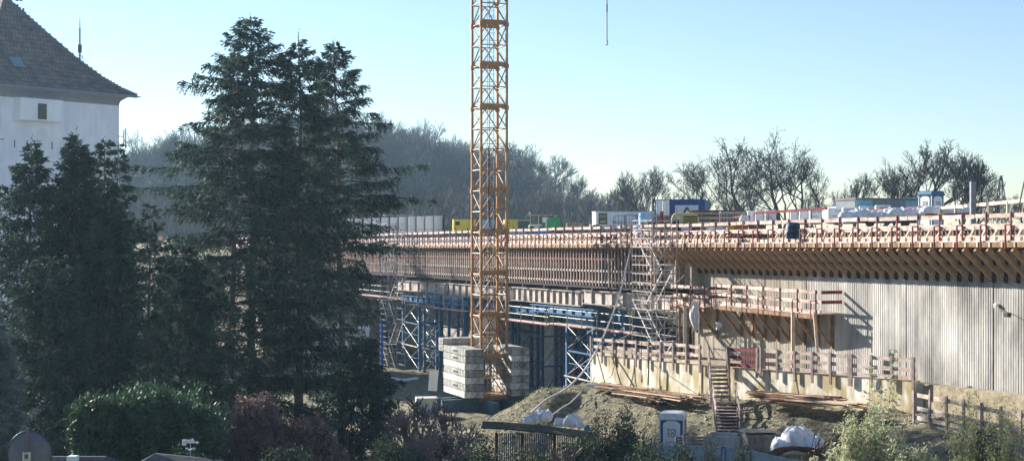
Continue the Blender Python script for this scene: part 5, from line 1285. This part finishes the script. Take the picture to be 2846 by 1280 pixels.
def conifer(label, px, s, zb, zt, prof, seed, group=None, name='spruce', m=None, dens=1.0, droop=0.5, up0=25, z_low=0.0, leaf=(.22, .06), lean=0.0, hang=1.0, step=.42, nb=5, trunk_r=None, clear=0.0):
    rng = np.random.default_rng(seed); m = m or spruce_m
    base = W(px, 640, s); base.z = zb; H = zt - zb
    g = thing(name, label, 'tree', base, 0, group)
    zz_ = np.linspace(0, H, 16); tr = trunk_r or H * .0125
    TP = np.stack([lean * (zz_ / H) ** 1.5 + .06 * np.sin(zz_ * .7 + seed), .05 * np.cos(zz_ * .9 + seed), zz_], 1)
    quads('trunk', tube_strip(TP, tr * (1 - .93 * zz_ / H), 10), bark_m, g)
    wood = []; leaves = []
    z = H * z_low
    def trunk_at(z): return np.array([np.interp(z, zz_, TP[:, 0]), np.interp(z, zz_, TP[:, 1]), z])
    while z < H - .12:
        v = H - z
        az0 = rng.uniform(0, 6.28)
        for b in range(nb if v > 1.2 else 5):
            L = prof(v) * rng.uniform(.5, 1.1) * (1.28 if rng.random() < .16 else 1)
            if rng.random() < clear: continue
            if L < .12: L = .12
            az = az0 + 6.283 * b / nb + rng.uniform(-.35, .35)
            el = math.radians(up0 if v > 3 else up0 + (55 - up0) * (1 - v / 3)) + rng.uniform(-.15, .15)
            nP = max(4, int(L / .35)); t = np.linspace(0, 1, nP)
            d = np.array([math.cos(az), math.sin(az)])
            zc = L * (math.sin(el) * t - droop * t ** 1.6 * min(1, v / 5) + .28 * min(1, v / 5) * droop * t ** 4)
            rr = L * t * math.cos(el * .7)
            wob = .04 * L * np.sin(t * 5 + rng.uniform(0, 6))
            o = trunk_at(z + rng.uniform(-.15, .15))
            P = np.stack([o[0] + d[0] * rr - d[1] * wob, o[1] + d[1] * rr + d[0] * wob, o[2] + zc], 1)
            wood.append(tube_strip(P, (.012 + .009 * L) * (1 - .85 * t), 3))
            # side shoots
            ns = max(5, int(L / .085 * dens * (1.0 if v > 5 else 1.5))); ts = rng.uniform(.16, 1.0, ns) ** .8; ts[-1] = 1.0
            tipn = np.stack([np.interp(ts, t, P[:, k]) for k in range(3)], 1)
            sd_ = rng.choice([-1, 1], ns)
            perp = np.array([-d[1], d[0], 0])
            fwd = np.array([d[0], d[1], .15])
            sl = (.22 + .42 * (1 - ts)) * min(1.0, L * .6) * rng.uniform(.4, 1.15, ns) + .12
            dirs = perp[None] * sd_[:, None] * rng.uniform(.4, 1, ns)[:, None] + fwd[None] * rng.uniform(.3, .9, ns)[:, None]
            dirs[:, 2] += rng.uniform(-.9, .1, ns) * hang * min(1, v / 4)
            dirs /= np.linalg.norm(dirs, axis=1, keepdims=True)
            # needle clumps along each shoot
            nl = 6
            u = np.linspace(.05, 1, nl)
            sag = -(u ** 2)[None, :] * sl[:, None] * .55 * hang * min(1, v / 4)
            C = tipn[:, None] + dirs[:, None] * (u[None, :, None] * sl[:, None, None]); C[:, :, 2] += sag
            Dd = np.repeat(dirs[:, None], nl, 1) + rng.normal(0, .30, (ns, nl, 3)); Dd[:, :, 2] -= .35 * hang * u[None] * min(1, v / 4)
            C = C.reshape(-1, 3) + rng.normal(0, .022, (ns * nl, 3)); Dd = Dd.reshape(-1, 3)
            leaves.append(blades(C, Dd, leaf[0] * rng.uniform(.6, 1.3, len(C)), leaf[1] * rng.uniform(.7, 1.4, len(C)), rng))
        z += step * rng.uniform(.8, 1.2) * (1 if v > 3 else .7)
    # leader
    P = np.stack([np.full(12, TP[-1, 0]) , np.full(12, TP[-1, 1]), np.linspace(H - .4, H + .25, 12)], 1)
    leaves.append(blades(P, rng.normal(0, .5, (12, 3)) + [0, 0, .6], .12, .04, rng))
    quads('branches', np.concatenate(wood), bark_m, g)
    quads('foliage', np.concatenate(leaves), m, g)
    return g

def sprof(a, k, p=1.0): return lambda v: a * (1 - math.exp(-(v / k) ** p))
BZ = -11.7
conifer('tallest spruce with the left bare trunk, its top highest in the picture', 700, 54, BZ, 10.85, sprof(5.5, 4.4, 1.1), 1, step=.55, dens=1.5, z_low=.1)
conifer('slender twin leader spruce close against the tallest one', 640, 55.5, BZ, 8.4, sprof(4.5, 4.2), 7, step=.6, dens=1.4, lean=.3)
conifer('middle spruce with the pale lit trunk and cross-shaped tip', 833, 54, BZ, 10.05, lambda v: 4.2 * (1 - math.exp(-(v / 5.8) ** 1.15)) * (1 if v < 13.5 else .5), 2, step=.55, dens=1.5, z_low=.17)
conifer('right spruce with long drooping lower boughs beside the crane ballast', 950, 50, BZ, 10.4, lambda v: 5.8 * (1 - math.exp(-v / 6.3)) * (1 if v < 12 else .38), 3, step=.5, dens=1.5, z_low=.12, lean=-.4)
conifer('narrow spruce behind the pointed gap between the left conifers', 325, 66, -11, 3.7, sprof(1.6, 4.5), 4, nb=5, step=.36, clear=.1)
conifer('thin spruce leader beside the broad dark thuja', 287, 68, -11, 3.6, sprof(1.3, 4.0), 5, nb=5, step=.36, clear=.1)
conifer('leftmost thuja with feathery drooping sides before the plastered building', 85, 70, -9.8, 3.5, sprof(2.5, 4.6), 11, name='thuja', m=thuja_m, up0=38, droop=.45, hang=.8, leaf=(.17, .06), dens=1.5, nb=7, step=.34)
conifer('broad dark thuja second from the left with blunt rounded top', 212, 70, -9.8, 3.8, sprof(1.75, 3.0), 12, name='thuja', m=thuja_m, up0=45, droop=.4, hang=.7, leaf=(.17, .06), dens=1.7, nb=8, step=.32)
conifer('dense dark thuja filling the gap right of the broad one', 300, 72, -9.8, 1.9, sprof(1.9, 4.0), 13, name='thuja', m=thuja_m, up0=40, droop=.4, hang=.8, leaf=(.17, .06), dens=1.6, nb=7, step=.34)
conifer('small drooping cypress in front of the distant pale railing', 414, 66, -10, 1.1, sprof(1.7, 3.4), 14, name='cypress', m=thuja_m, up0=35, droop=.6, hang=1.2, leaf=(.17, .055), dens=1.2, nb=6, step=.36, clear=.1)
conifer('low bushy conifer between the cypress and the tallest spruce', 505, 60, -11, -.6, sprof(3.0, 3.4), 15, up0=35, dens=1.4, step=.36, nb=7)
conifer('dark thuja behind the laurel hedge at the picture left', 130, 76, -9.5, -1.0, sprof(2.4, 2.5), 16, name='thuja', m=thuja_m, up0=40, droop=.4, hang=.8, leaf=(.17, .06), dens=1.5, nb=7, step=.34)
conifer('low dark spruce with sunlit hanging tips right of the copper hedge', 1005, 62, -11.4, -4.9, sprof(2.6, 2.6), 17, dens=1.3, step=.36, nb=7, hang=1.3, up0=15)
conifer('silver-grey conifer cut by the left picture edge', -20, 100, -9.0, -2.0, sprof(1.35, 3.0), 18, name='silver_conifer', m=silver_m, up0=60, droop=.3, hang=.2, leaf=(.10, .035), dens=2.6, nb=9, step=.2)

def leafy(name, label, center, rad, n, leaf, m, seed, cat='shrub', shape='box', stems=10, inner=.55, group=None, top_noise=.25, upward=.3):
    """a mass of leaves filling an uneven volume standing on the ground"""
    rng = np.random.default_rng(seed); c = np.array(center); rx, ry, h = rad
    g = thing(name, label, cat, center, 0, group)
    k = int(n * 1.0)
    if shape == 'box':
        # cells near the surface, wavy top
        x = rng.uniform(-rx, rx, k); y = rng.uniform(-ry, ry, k); z = rng.uniform(0, 1, k)
        e = rng.random(k); q = inner + (1 - inner) * rng.random(k) ** .5
        side = rng.integers(0, 4, k)
        x = np.where(side == 0, -rx * q, np.where(side == 1, x, x)); y = np.where(side >= 2, -ry * q, y)
        topm = side == 1; z = np.where(topm, q, z)
        hh = h * (1 + top_noise * (np.sin(x * 1.3 + seed) * .35 + np.sin(x * 3.1 + y * 2 + seed) * .25 + np.sin(x * 7 + y * 5) * .12))
        C = np.stack([x + .12 * np.sin(z * 5 + x), y + .18 * np.sin(x * 2 + z * 3), z * hh], 1)
    else:
        d = rng.normal(size=(k, 3)); d /= np.linalg.norm(d, axis=1, keepdims=True); d[:, 2] = np.abs(d[:, 2])
        lump = 1 + top_noise * (np.sin(d[:, 0] * 5 + seed) * np.cos(d[:, 2] * 6 + seed) * .5 + np.sin(d[:, 0] * 13 + d[:, 1] * 9 + seed) * .3)
        q = (inner + (1 - inner) * rng.random(k) ** .6) * lump
        C = d * np.array([rx, ry, h]) * q[:, None]
    # cluster leaves on small shoots
    m_ = 5; C = np.repeat(C[: k // m_], m_, 0) + rng.normal(0, leaf[0] * .7, ((k // m_) * m_, 3))
    Dd = rng.normal(0, 1, C.shape); Dd[:, 2] += upward * 2
    Q = blades(C, Dd, leaf[0] * rng.uniform(.6, 1.3, len(C)), leaf[1] * rng.uniform(.7, 1.3, len(C)), rng)
    quads('foliage', Q, m, g)
    if stems:
        w_ = []
        for i in range(stems):
            x0, y0 = rng.uniform(-rx * .8, rx * .8), rng.uniform(-ry * .6, ry * .6); t = np.linspace(0, 1, 6)
            P = np.stack([x0 + rng.uniform(-.3, .3) * t, y0 + rng.uniform(-.3, .3) * t, -.6 + (h * .95 + .6) * t], 1); w_.append(tube_strip(P, .03 * (1 - .8 * t), 4))
        quads('stem', np.concatenate(w_), bark_m, g)
    return g
def LW(px, py, s): v = W(px, py, s); return (v.x, v.y, v.z)
# hedges in the lower left
p = W(395, 640, 92); leafy('laurel_hedge', 'tall glossy green laurel hedge in the lower left', (p.x, p.y, -9.2), (1.75, 1.2, 4.05), 42000, (.19, .075), laurel_m, 1, 'hedge', top_noise=.14)
p = W(530, 640, 93); leafy('laurel_hedge', 'lower dark green right end of the laurel hedge above the weathervane', (p.x, p.y, -9.2), (1.0, 1.1, 3.75), 22000, (.18, .07), laurel_m, 2, 'hedge', top_noise=.1)
p = W(690, 640, 88); leafy('copper_hedge', 'purple-brown beech hedge left part, highest by the spruce trunk', (p.x, p.y, -9.4), (1.9, 1.3, 4.1), 80000, (.09, .06), copper_m, 3, 'hedge', shape='dome', inner=.6, top_noise=.12)
p = W(850, 640, 88); leafy('copper_hedge', 'purple-brown beech hedge right part, sloping down to the right', (p.x, p.y, -9.4), (1.7, 1.3, 3.35), 70000, (.09, .06), copper_m, 4, 'hedge', shape='dome', inner=.6, top_noise=.12)
p = W(670, 640, 100); leafy('dark_bush', 'dark low bush at the bottom under the copper hedge', (p.x, p.y, -8.8), (1.9, .6, 2.5), 26000, (.10, .045), bush_m, 5)
p = W(1140, 640, 90); leafy('laurel_bush', 'rounded light green laurel bush at the bottom edge', (p.x, p.y, -9.2), (.85, .7, 2.35), 9000, (.13, .05), laurel_m, 6, shape='dome')
# dark ivy and shrub masses along the bottom
for k, (px, s, rx, zt, lb) in enumerate(((1330, 74, 1.6, -8.3, 'dark ivy mound below the left end of the mossy shed'), (1480, 76, 1.7, -8.15, 'dark evergreen shrub in front of the mossy shed'), (1640, 74, 1.5, -7.55, 'dark bushy shrub right of the mossy shed'), (1728, 74, 1.15, -7.4, 'large dark evergreen shrub left of the lower toilet'), (1210, 72, 1.6, -8.6, 'dark shrub thicket below the ballast stack'), (1870, 80, 1.3, -7.8, 'dark shrub in front of the first fence panels'), (1780, 84, 1.7, -7.4, 'low dark bush at the bottom edge left of the fence panels'), (1080, 74, 1.3, -8.0, 'dark shrub right of the low hanging spruce'), (1145, 64, 1.5, -9.7, 'low dark shrub under the leaning white board'), (1255, 63, 1.7, -10.1, 'low dark shrub right below the ballast stack'), (1350, 64, 1.3, -10.3, 'low dark shrub at the crane base frame'))):
    p = W(px, 640, s); leafy('evergreen_shrub', lb, (p.x, p.y, zt - 2.6), (rx, 1.3, 2.6), 15000, (.12, .05), bush_m, 20 + k, shape='dome', group='dark shrubs along the bottom', top_noise=.5, inner=.45)
for k, (px, s, h_, lb) in enumerate(((1975, 82, 1.6, 'first small feathery sapling before the fence panels'), (2062, 82, 1.5, 'second small feathery sapling right of the blue post'), (2330, 78, 1.0, 'third small green bush right of the rebar coil'))):
    p = W(px, 640, s); leafy('sapling', lb, (p.x, p.y, -9.0), (.38, .35, h_ + .55), 2600, (.08, .03), bush_m, 40 + k, shape='dome', inner=.2)
# moss/grass tufts on the mound
rng = np.random.default_rng(5); n = 26000
X_ = rng.uniform(-1, 22, n); Y_ = rng.uniform(58, 90, n); Z_ = gz(X_, Y_)
dR = np.minimum(segd(X_, Y_, R0, R1), segd(X_, Y_, R1, R2)); pt_ = np.sin(X_ * 1.1) * np.sin(Y_ * .9 + X_ * .5) + rng.normal(0, .35, n)
k_ = (dR < 10) & (pt_ > .05); C = np.stack([X_, Y_, Z_], 1)[k_]
Dd = rng.normal(0, .6, C.shape); Dd[:, 2] += .7
o = quads('grass', blades(C, Dd, .16, .035, rng), mat('dry_grass', (.30, .31, .10), var=.4, scale=1, col2=(.50, .47, .2), trans=.2)); o['kind'] = 'stuff'; o['label'] = 'patchy moss and short grass on the gravel embankment'
# stones scattered on the embankment
n = 26000; X_ = rng.uniform(-2, 22, n); Y_ = rng.uniform(56, 92, n); Z_ = gz(X_, Y_); dR = np.minimum(segd(X_, Y_, R0, R1), segd(X_, Y_, R1, R2)); k_ = dR < 11
X_, Y_, Z_ = X_[k_], Y_[k_], Z_[k_]; n = len(X_); r_ = rng.uniform(.015, .055, n) * (1 + 1.5 * (rng.random(n) < .06))
ang = rng.uniform(0, 6.28, (n, 4)) ; base_a = np.arange(4) * 1.57 + ang[:, :1]
ring = np.stack([X_[:, None] + r_[:, None] * np.cos(base_a), Y_[:, None] + r_[:, None] * np.sin(base_a), Z_[:, None] + 0 * base_a], -1)
top = np.stack([X_[:, None] + .4 * r_[:, None] * np.cos(base_a + .4), Y_[:, None] + .4 * r_[:, None] * np.sin(base_a + .4), (Z_ + r_ * .8)[:, None] + 0 * base_a], -1)
Q = [np.stack([ring[:, i], ring[:, (i + 1) % 4], top[:, (i + 1) % 4], top[:, i]], 1) for i in range(4)] + [top]
o = quads('gravel', np.concatenate(Q), mat('gravel', (.22, .20, .155), var=.6, scale=8, col2=(.48, .45, .36))); o['kind'] = 'stuff'; o['label'] = 'loose stones strewn over the gravel embankment'

# ---- bare branching trees
def bare(H, seed, spread=.5, levels=6, tips=0, r0=None, up=.35, trunk=.25, fan=3, gn=.25, leader=True, tw=.012):
    """returns (trunk quads, crown quads)"""
    r = random.Random(seed); T = []; Cq = []; tipl = []
    r0 = r0 or H * .017
    def seg(p, d, L, rad, lev):
        k = 4 if lev < 3 else 3; pts = [np.array(p)]; dd = np.array(d)
        for i in range(k - 1 if lev > 2 else k):
            dd = dd + np.array([r.gauss(0, gn), r.gauss(0, gn), r.gauss(0, gn * .6) + up * .12]); dd /= np.linalg.norm(dd)
            pts.append(pts[-1] + dd * L / k)
        P = np.array(pts); rr = np.linspace(rad, rad * .62, len(P))
        (T if lev <= 1 else Cq).append(tube_strip(P, np.maximum(rr, tw), 6 if lev <= 1 else 3))
        if lev >= levels: tipl.append(P[-1]); return
        n = fan if lev < levels - 1 else fan + 1
        for i in range(n):
            f_ = r.uniform(.45, 1.0) if i else 1.0; j = min(len(P) - 1, max(1, int(round(f_ * (len(P) - 1)))))
            ax = np.array([r.gauss(0, 1), r.gauss(0, 1), r.gauss(0, .35)]); ax /= np.linalg.norm(ax)
            nd = dd * (1 - spread * (.35 if i == 0 and leader else 1)) + ax * spread * (.5 if i == 0 and leader else 1); nd[2] += up * .35; nd /= np.linalg.norm(nd)
            seg(P[j], nd, L * r.uniform(.62, .88), rad * (.68 if i == 0 else .5), lev + 1)
    L0 = H * trunk
    seg((0, 0, 0), (r.gauss(0, .04), r.gauss(0, .04), 1), L0, r0, 0)
    T = np.concatenate(T); Cq = np.concatenate(Cq)
    top = Cq[:, :, 2].max(); k = H / top
    T *= k; Cq *= k
    if tips:
        rg = np.random.default_rng(seed); tp = np.array(tipl) * k
        C = np.repeat(tp, tips, 0) + rg.normal(0, .16, (len(tp) * tips, 3)); lv = blades(C, rg.normal(0, 1, C.shape), .16, .09, rg); return T, Cq, lv
    return T, Cq, None
def bare_proto(*a, **k): 
    T, Cq, lv = bare(*a, **k); out = []
    for nm, q in (('trunk', T), ('crown', Cq), ('seed_clusters', lv)):
        if q is None: continue
        o = quads(nm, q, bark_far if nm == 'trunk' else twig_m); me = o.data; bpy.data.objects.remove(o); out.append((nm, me))
    return out
def put_tree(proto, name, label, loc, rz, sc, group=None):
    g = thing(name, label, 'tree', loc, rz, group); g.scale = sc
    for nm, me in proto: link(bpy.data.objects.new(nm, me), g)
    return g
PA = [bare_proto(14, 100 + k, spread=.46, levels=6, fan=3, up=.42, trunk=.22, gn=.16, tw=.014) for k in range(5)]       # upright fans
PB = [bare_proto(12, 200 + k, spread=.52, levels=6, fan=3, up=.45, trunk=.27, gn=.22, tips=1, tw=.013) for k in range(4)]  # gnarled robinias
PC = [bare_proto(4, 300 + k, spread=.5, levels=5, fan=3, up=.5, trunk=.15, gn=.2, r0=.07, tw=.008) for k in range(3)]     # shrubs
rr_ = random.Random(11)

# distinct trees at the right, behind the deck (base px, top py, s, proto, width)
RT = [(1775, 462, 17, 0, 'A', .9, 'fan-shaped bare tree at the left start of the right tree row'), (1815, 470, 17, 1, 'A', .8, 'bare tree with dense twigs left of the blue container'), (1850, 456, 18, 2, 'B', .8, 'bare tree directly left of the blue container'), (1955, 428, 19, 0, 'B', 1.0, 'round-crowned bare tree behind the right end of the blue container'), (2020, 442, 19, 1, 'B', .9, 'bare tree above the board stack'), (1905, 452, 20, 3, 'B', .9, 'slim bare tree above the middle of the blue container'), (2330, 505, 19, 4, 'A', .9, 'small pale fan tree in the gap right of the tall group'), (2480, 455, 19, 0, 'B', .9, 'bare tree above the right end of the curtain trailer'), (2050, 500, 19, 3, 'B', .9, 'lower bare tree between the board stack and the tall group'), (2112, 375, 21, 2, 'B', .95, 'left stem of the tall bare tree group'), (2185, 358, 21, 3, 'B', 1.15, 'tallest bare tree with spreading crown in the middle of the group'), (2248, 400, 21, 0, 'B', .9, 'right stem of the tall bare tree group'), (2095, 490, 20, 1, 'B', .8, 'short leaning bare tree in front of the tall group'), (2280, 520, 20, 2, 'B', .8, 'low wide bare tree right of the tall group'), (2385, 470, 19, 3, 'A', 1.0, 'bare fan tree above the left end of the curtain trailer'), (2440, 436, 19, 4, 'A', 1.1, 'bare fan tree above the middle of the curtain trailer'), (2530, 424, 20, 1, 'A', 1.15, 'broad bare fan tree left of the deck toilet'), (2625, 384, 21, 2, 'B', .95, 'tall dark bare tree right of the deck toilet'), (2668, 398, 21, 0, 'B', .9, 'dark bare tree behind the grey steel column'), (2705, 430, 21, 3, 'B', .95, 'dark bare tree right of the grey steel column'), (2735, 500, 20, 1, 'B', .8, 'low bare tree left of the lattice pylon'), (2800, 535, 15, 2, 'B', .7, 'small distant bare tree right of the lattice pylon'), (2842, 525, 15, 0, 'A', .9, 'small distant bare tree at the right picture edge')]
for px, py, s, k, ty, wd, lb in RT:
    v = W(px, 640, s); zg = float(gz(v.x, v.y)); H_ = (640 - py) / s - zg; pr = (PA if ty == 'A' else PB)[k]; h0 = 14 if ty == 'A' else 12
    put_tree(pr, 'bare_tree', lb, (v.x, v.y, zg), rr_.uniform(0, 6), (H_ / h0 * wd, H_ / h0 * wd, H_ / h0), 'bare trees along the right skyline')
# woodland on the hill
cnt = 0
for row in range(10):
    n = 28
    for k in range(n):
        Yb = 335 + row * 31 + rr_.uniform(-14, 14); f_ = (k + rr_.uniform(.1, .9)) / n
        pxx = 330 + (1760 - 330) * f_; x = (pxx - 1423) / F * Yb
        zg = float(gz(x, Yb)); H_ = 2 * rr_.uniform(9.5, 13) * (1.0 if pxx < 1500 else .85 - (pxx - 1500) / 260 * .35)
        if row < 2: H_ *= .62
        if Yb > 460 and pxx > 1500: continue
        put_tree(PA[rr_.randrange(5)], 'woodland_tree', 'one of the grey leafless trees crowding the hazy hillside wood', (x, Yb, zg - .6), rr_.uniform(0, 6), (H_ / 14 * rr_.uniform(.9, 1.2),) * 2 + (H_ / 14,), 'leafless trees of the hillside wood'); cnt += 1
# undergrowth on the hill: one twiggy mass
n = 260000; Y_ = rng.uniform(300, 660, n); pxx = rng.uniform(300, 1800, n); X_ = (pxx - 1423) / F * Y_; Z_ = gz(X_, Y_) + rng.uniform(0, 1, n) ** 1.6 * 2 * (4.2 + 1.6 * np.sin(X_ * .17) * np.sin(Y_ * .055))
Dd = rng.normal(0, .35, (n, 3)); Dd[:, 2] += 1
o = quads('undergrowth', blades(np.stack([X_, Y_, Z_], 1), Dd, rng.uniform(1, 3, n), .12, rng), mat('undergrowth_twigs', (.045, .040, .038), var=.5, scale=.15, col2=(.12, .095, .075))); o['kind'] = 'stuff'; o['label'] = 'dense leafless brushwood covering the hillside under the trees'
n = 26000; Y_ = rng.uniform(150, 200, n); X_ = rng.uniform(4, 75, n); Z_ = gz(X_, Y_) + rng.uniform(0, 1, n) ** 1.5 * 2.6
Dd = rng.normal(0, .4, (n, 3)); Dd[:, 2] += 1
o = quads('undergrowth', blades(np.stack([X_, Y_, Z_], 1), Dd, rng.uniform(.5, 1.3, n), .05, rng), MATS['undergrowth_twigs']); o['kind'] = 'stuff'; o['label'] = 'thin brushwood behind the bridge deck under the right tree row'

# bare shrubs at the bottom centre
for k, (px, s, h_, lb) in enumerate(((1160, 68, 4.0, 'bare grey shrub left of the ballast stack, tallest twigs'), (1215, 70, 3.8, 'bare shrub in front of the left ballast stack'), (1270, 70, 3.4, 'bare shrub below the crane base frame'), (1120, 72, 3.4, 'bare shrub beside the low hanging spruce'), (1330, 72, 2.7, 'low bare shrub right of the crane base'), (1180, 78, 3.2, 'bare twiggy shrub at the bottom edge by the laurel bush'), (1590, 76, 2.6, 'low bare shrub in front of the mossy shed'), (1100, 62, 3.6, 'bare shrub beside the light tank, left of it'), (1185, 61, 3.8, 'bare shrub with twigs crossing the light tank'), (1240, 62, 3.4, 'bare shrub rising against the ballast blocks'), (1300, 62, 2.6, 'low bare shrub at the foot of the crane mast'))):
    p = W(px, 640, s); pr = [(nm, me) for nm, me in PC[k % 3]]
    g = put_tree(pr, 'bare_shrub', lb, (p.x, p.y, -11.2 if s < 76 else -10.2), k * 1.3, (h_ / 4 * 1.15, h_ / 4, h_ / 4), 'bare shrubs below the crane')
    for c_ in [o_ for o_ in bpy.data.objects if o_.parent == g]:
        pass
for pr in PC:
    for nm, me in pr: me.materials[0] = twig_pale

# pale leafed shrubs at the lower right (tall stems with hanging leaves)
def stemmy(label, px, s, zb, h, wd, n_st, n_lf, seed, m=None, leaf=(.17, .05), top_sparse=True):
    rng = np.random.default_rng(seed); b = W(px, 640, s); g = thing('leafy_shrub', label, 'shrub', (b.x, b.y, zb), 0, 'pale leafy shrubs at the lower right')
    w_ = []; lf = []
    for i in range(n_st):
        hh = h * rng.uniform(.45, 1.0); t = np.linspace(0, 1, 8); a = rng.uniform(0, 6.28); sp = wd * rng.uniform(.2, 1) * (1.15 - .5 * hh / h)
        P = np.stack([rng.uniform(-.3, .3) * wd + math.cos(a) * sp * t ** 1.4, rng.uniform(-.3, .3) * wd + math.sin(a) * sp * t ** 1.4, hh * t], 1)
        w_.append(tube_strip(P, .014 * (1 - .8 * t), 4))
        k = int(n_lf * hh / h); u = rng.uniform(.25, 1, k) ** (1.0)
        C = np.stack([np.interp(u, t, P[:, j]) for j in range(3)], 1) + rng.normal(0, .13, (k, 3)) * (1.25 - u[:, None] * .8)
        Dd = rng.normal(0, .6, (k, 3)); Dd[:, 2] -= .35
        lf.append(blades(C, Dd, leaf[0] * rng.uniform(.5, 1.2, k), leaf[1] * rng.uniform(.7, 1.4, k), rng))
    quads('stem', np.concatenate(w_), twig_pale, g); quads('foliage', np.concatenate(lf), m or bamboo_m, g); return g
stemmy('tall pale shrub whose thin tip reaches up the ribbed wall', 2440, 84, -9.8, 6.6, .95, 8, 130, 1, leaf=(.22, .065))
stemmy('dense bright leafed shrub below the retaining wall end', 2400, 88, -9.4, 3.9, 1.2, 60, 240, 2)
stemmy('bright leafed shrub right of the dense one before the low wall', 2520, 90, -9.2, 3.0, 1.0, 46, 240, 3)
stemmy('low pale shrub spilling onto the fence at the bottom right', 2330, 92, -9.0, 2.3, .9, 40, 200, 4)
stemmy('slender olive-leafed shrub before the right end of the ribbed wall', 2690, 88, -9.6, 4.9, 1.0, 26, 200, 5, m=mat('olive_leaves', (.13, .17, .06), var=.35, col2=(.30, .33, .16), trans=.3), leaf=(.12, .03))
stemmy('olive-leafed shrub at the lower right picture corner', 2800, 90, -9.4, 4.5, 1.1, 34, 200, 6, m=MATS['olive_leaves'], leaf=(.12, .03))
stemmy('low olive shrub at the bottom between the two pale shrubs', 2620, 94, -9.1, 2.5, 1.1, 40, 200, 7, m=MATS['olive_leaves'], leaf=(.12, .03))
stemmy('dark sparse shrub in front of the low grey wall', 2740, 80, -9.8, 3.2, .9, 26, 180, 8, m=bush_m)

# ------------------------------------------------------------------ haze
hz = MB().box(-620, 620, -80, 980, -16, 80).build('haze', bpy.data.materials.new('haze')); hz['kind'] = 'stuff'; hz['label'] = 'thin bluish winter haze'
hm = hz.data.materials[0]; hm.use_nodes = True; nt = hm.node_tree; nt.nodes.remove(nt.nodes['Principled BSDF'])
pv = nt.nodes.new('ShaderNodeVolumePrincipled'); pv.inputs['Color'].default_value = (.50, .76, 1.0, 1); pv.inputs['Density'].default_value = HAZE; pv.inputs['Anisotropy'].default_value = .45
nt.links.new(pv.outputs[0], nt.nodes['Material Output'].inputs['Volume'])
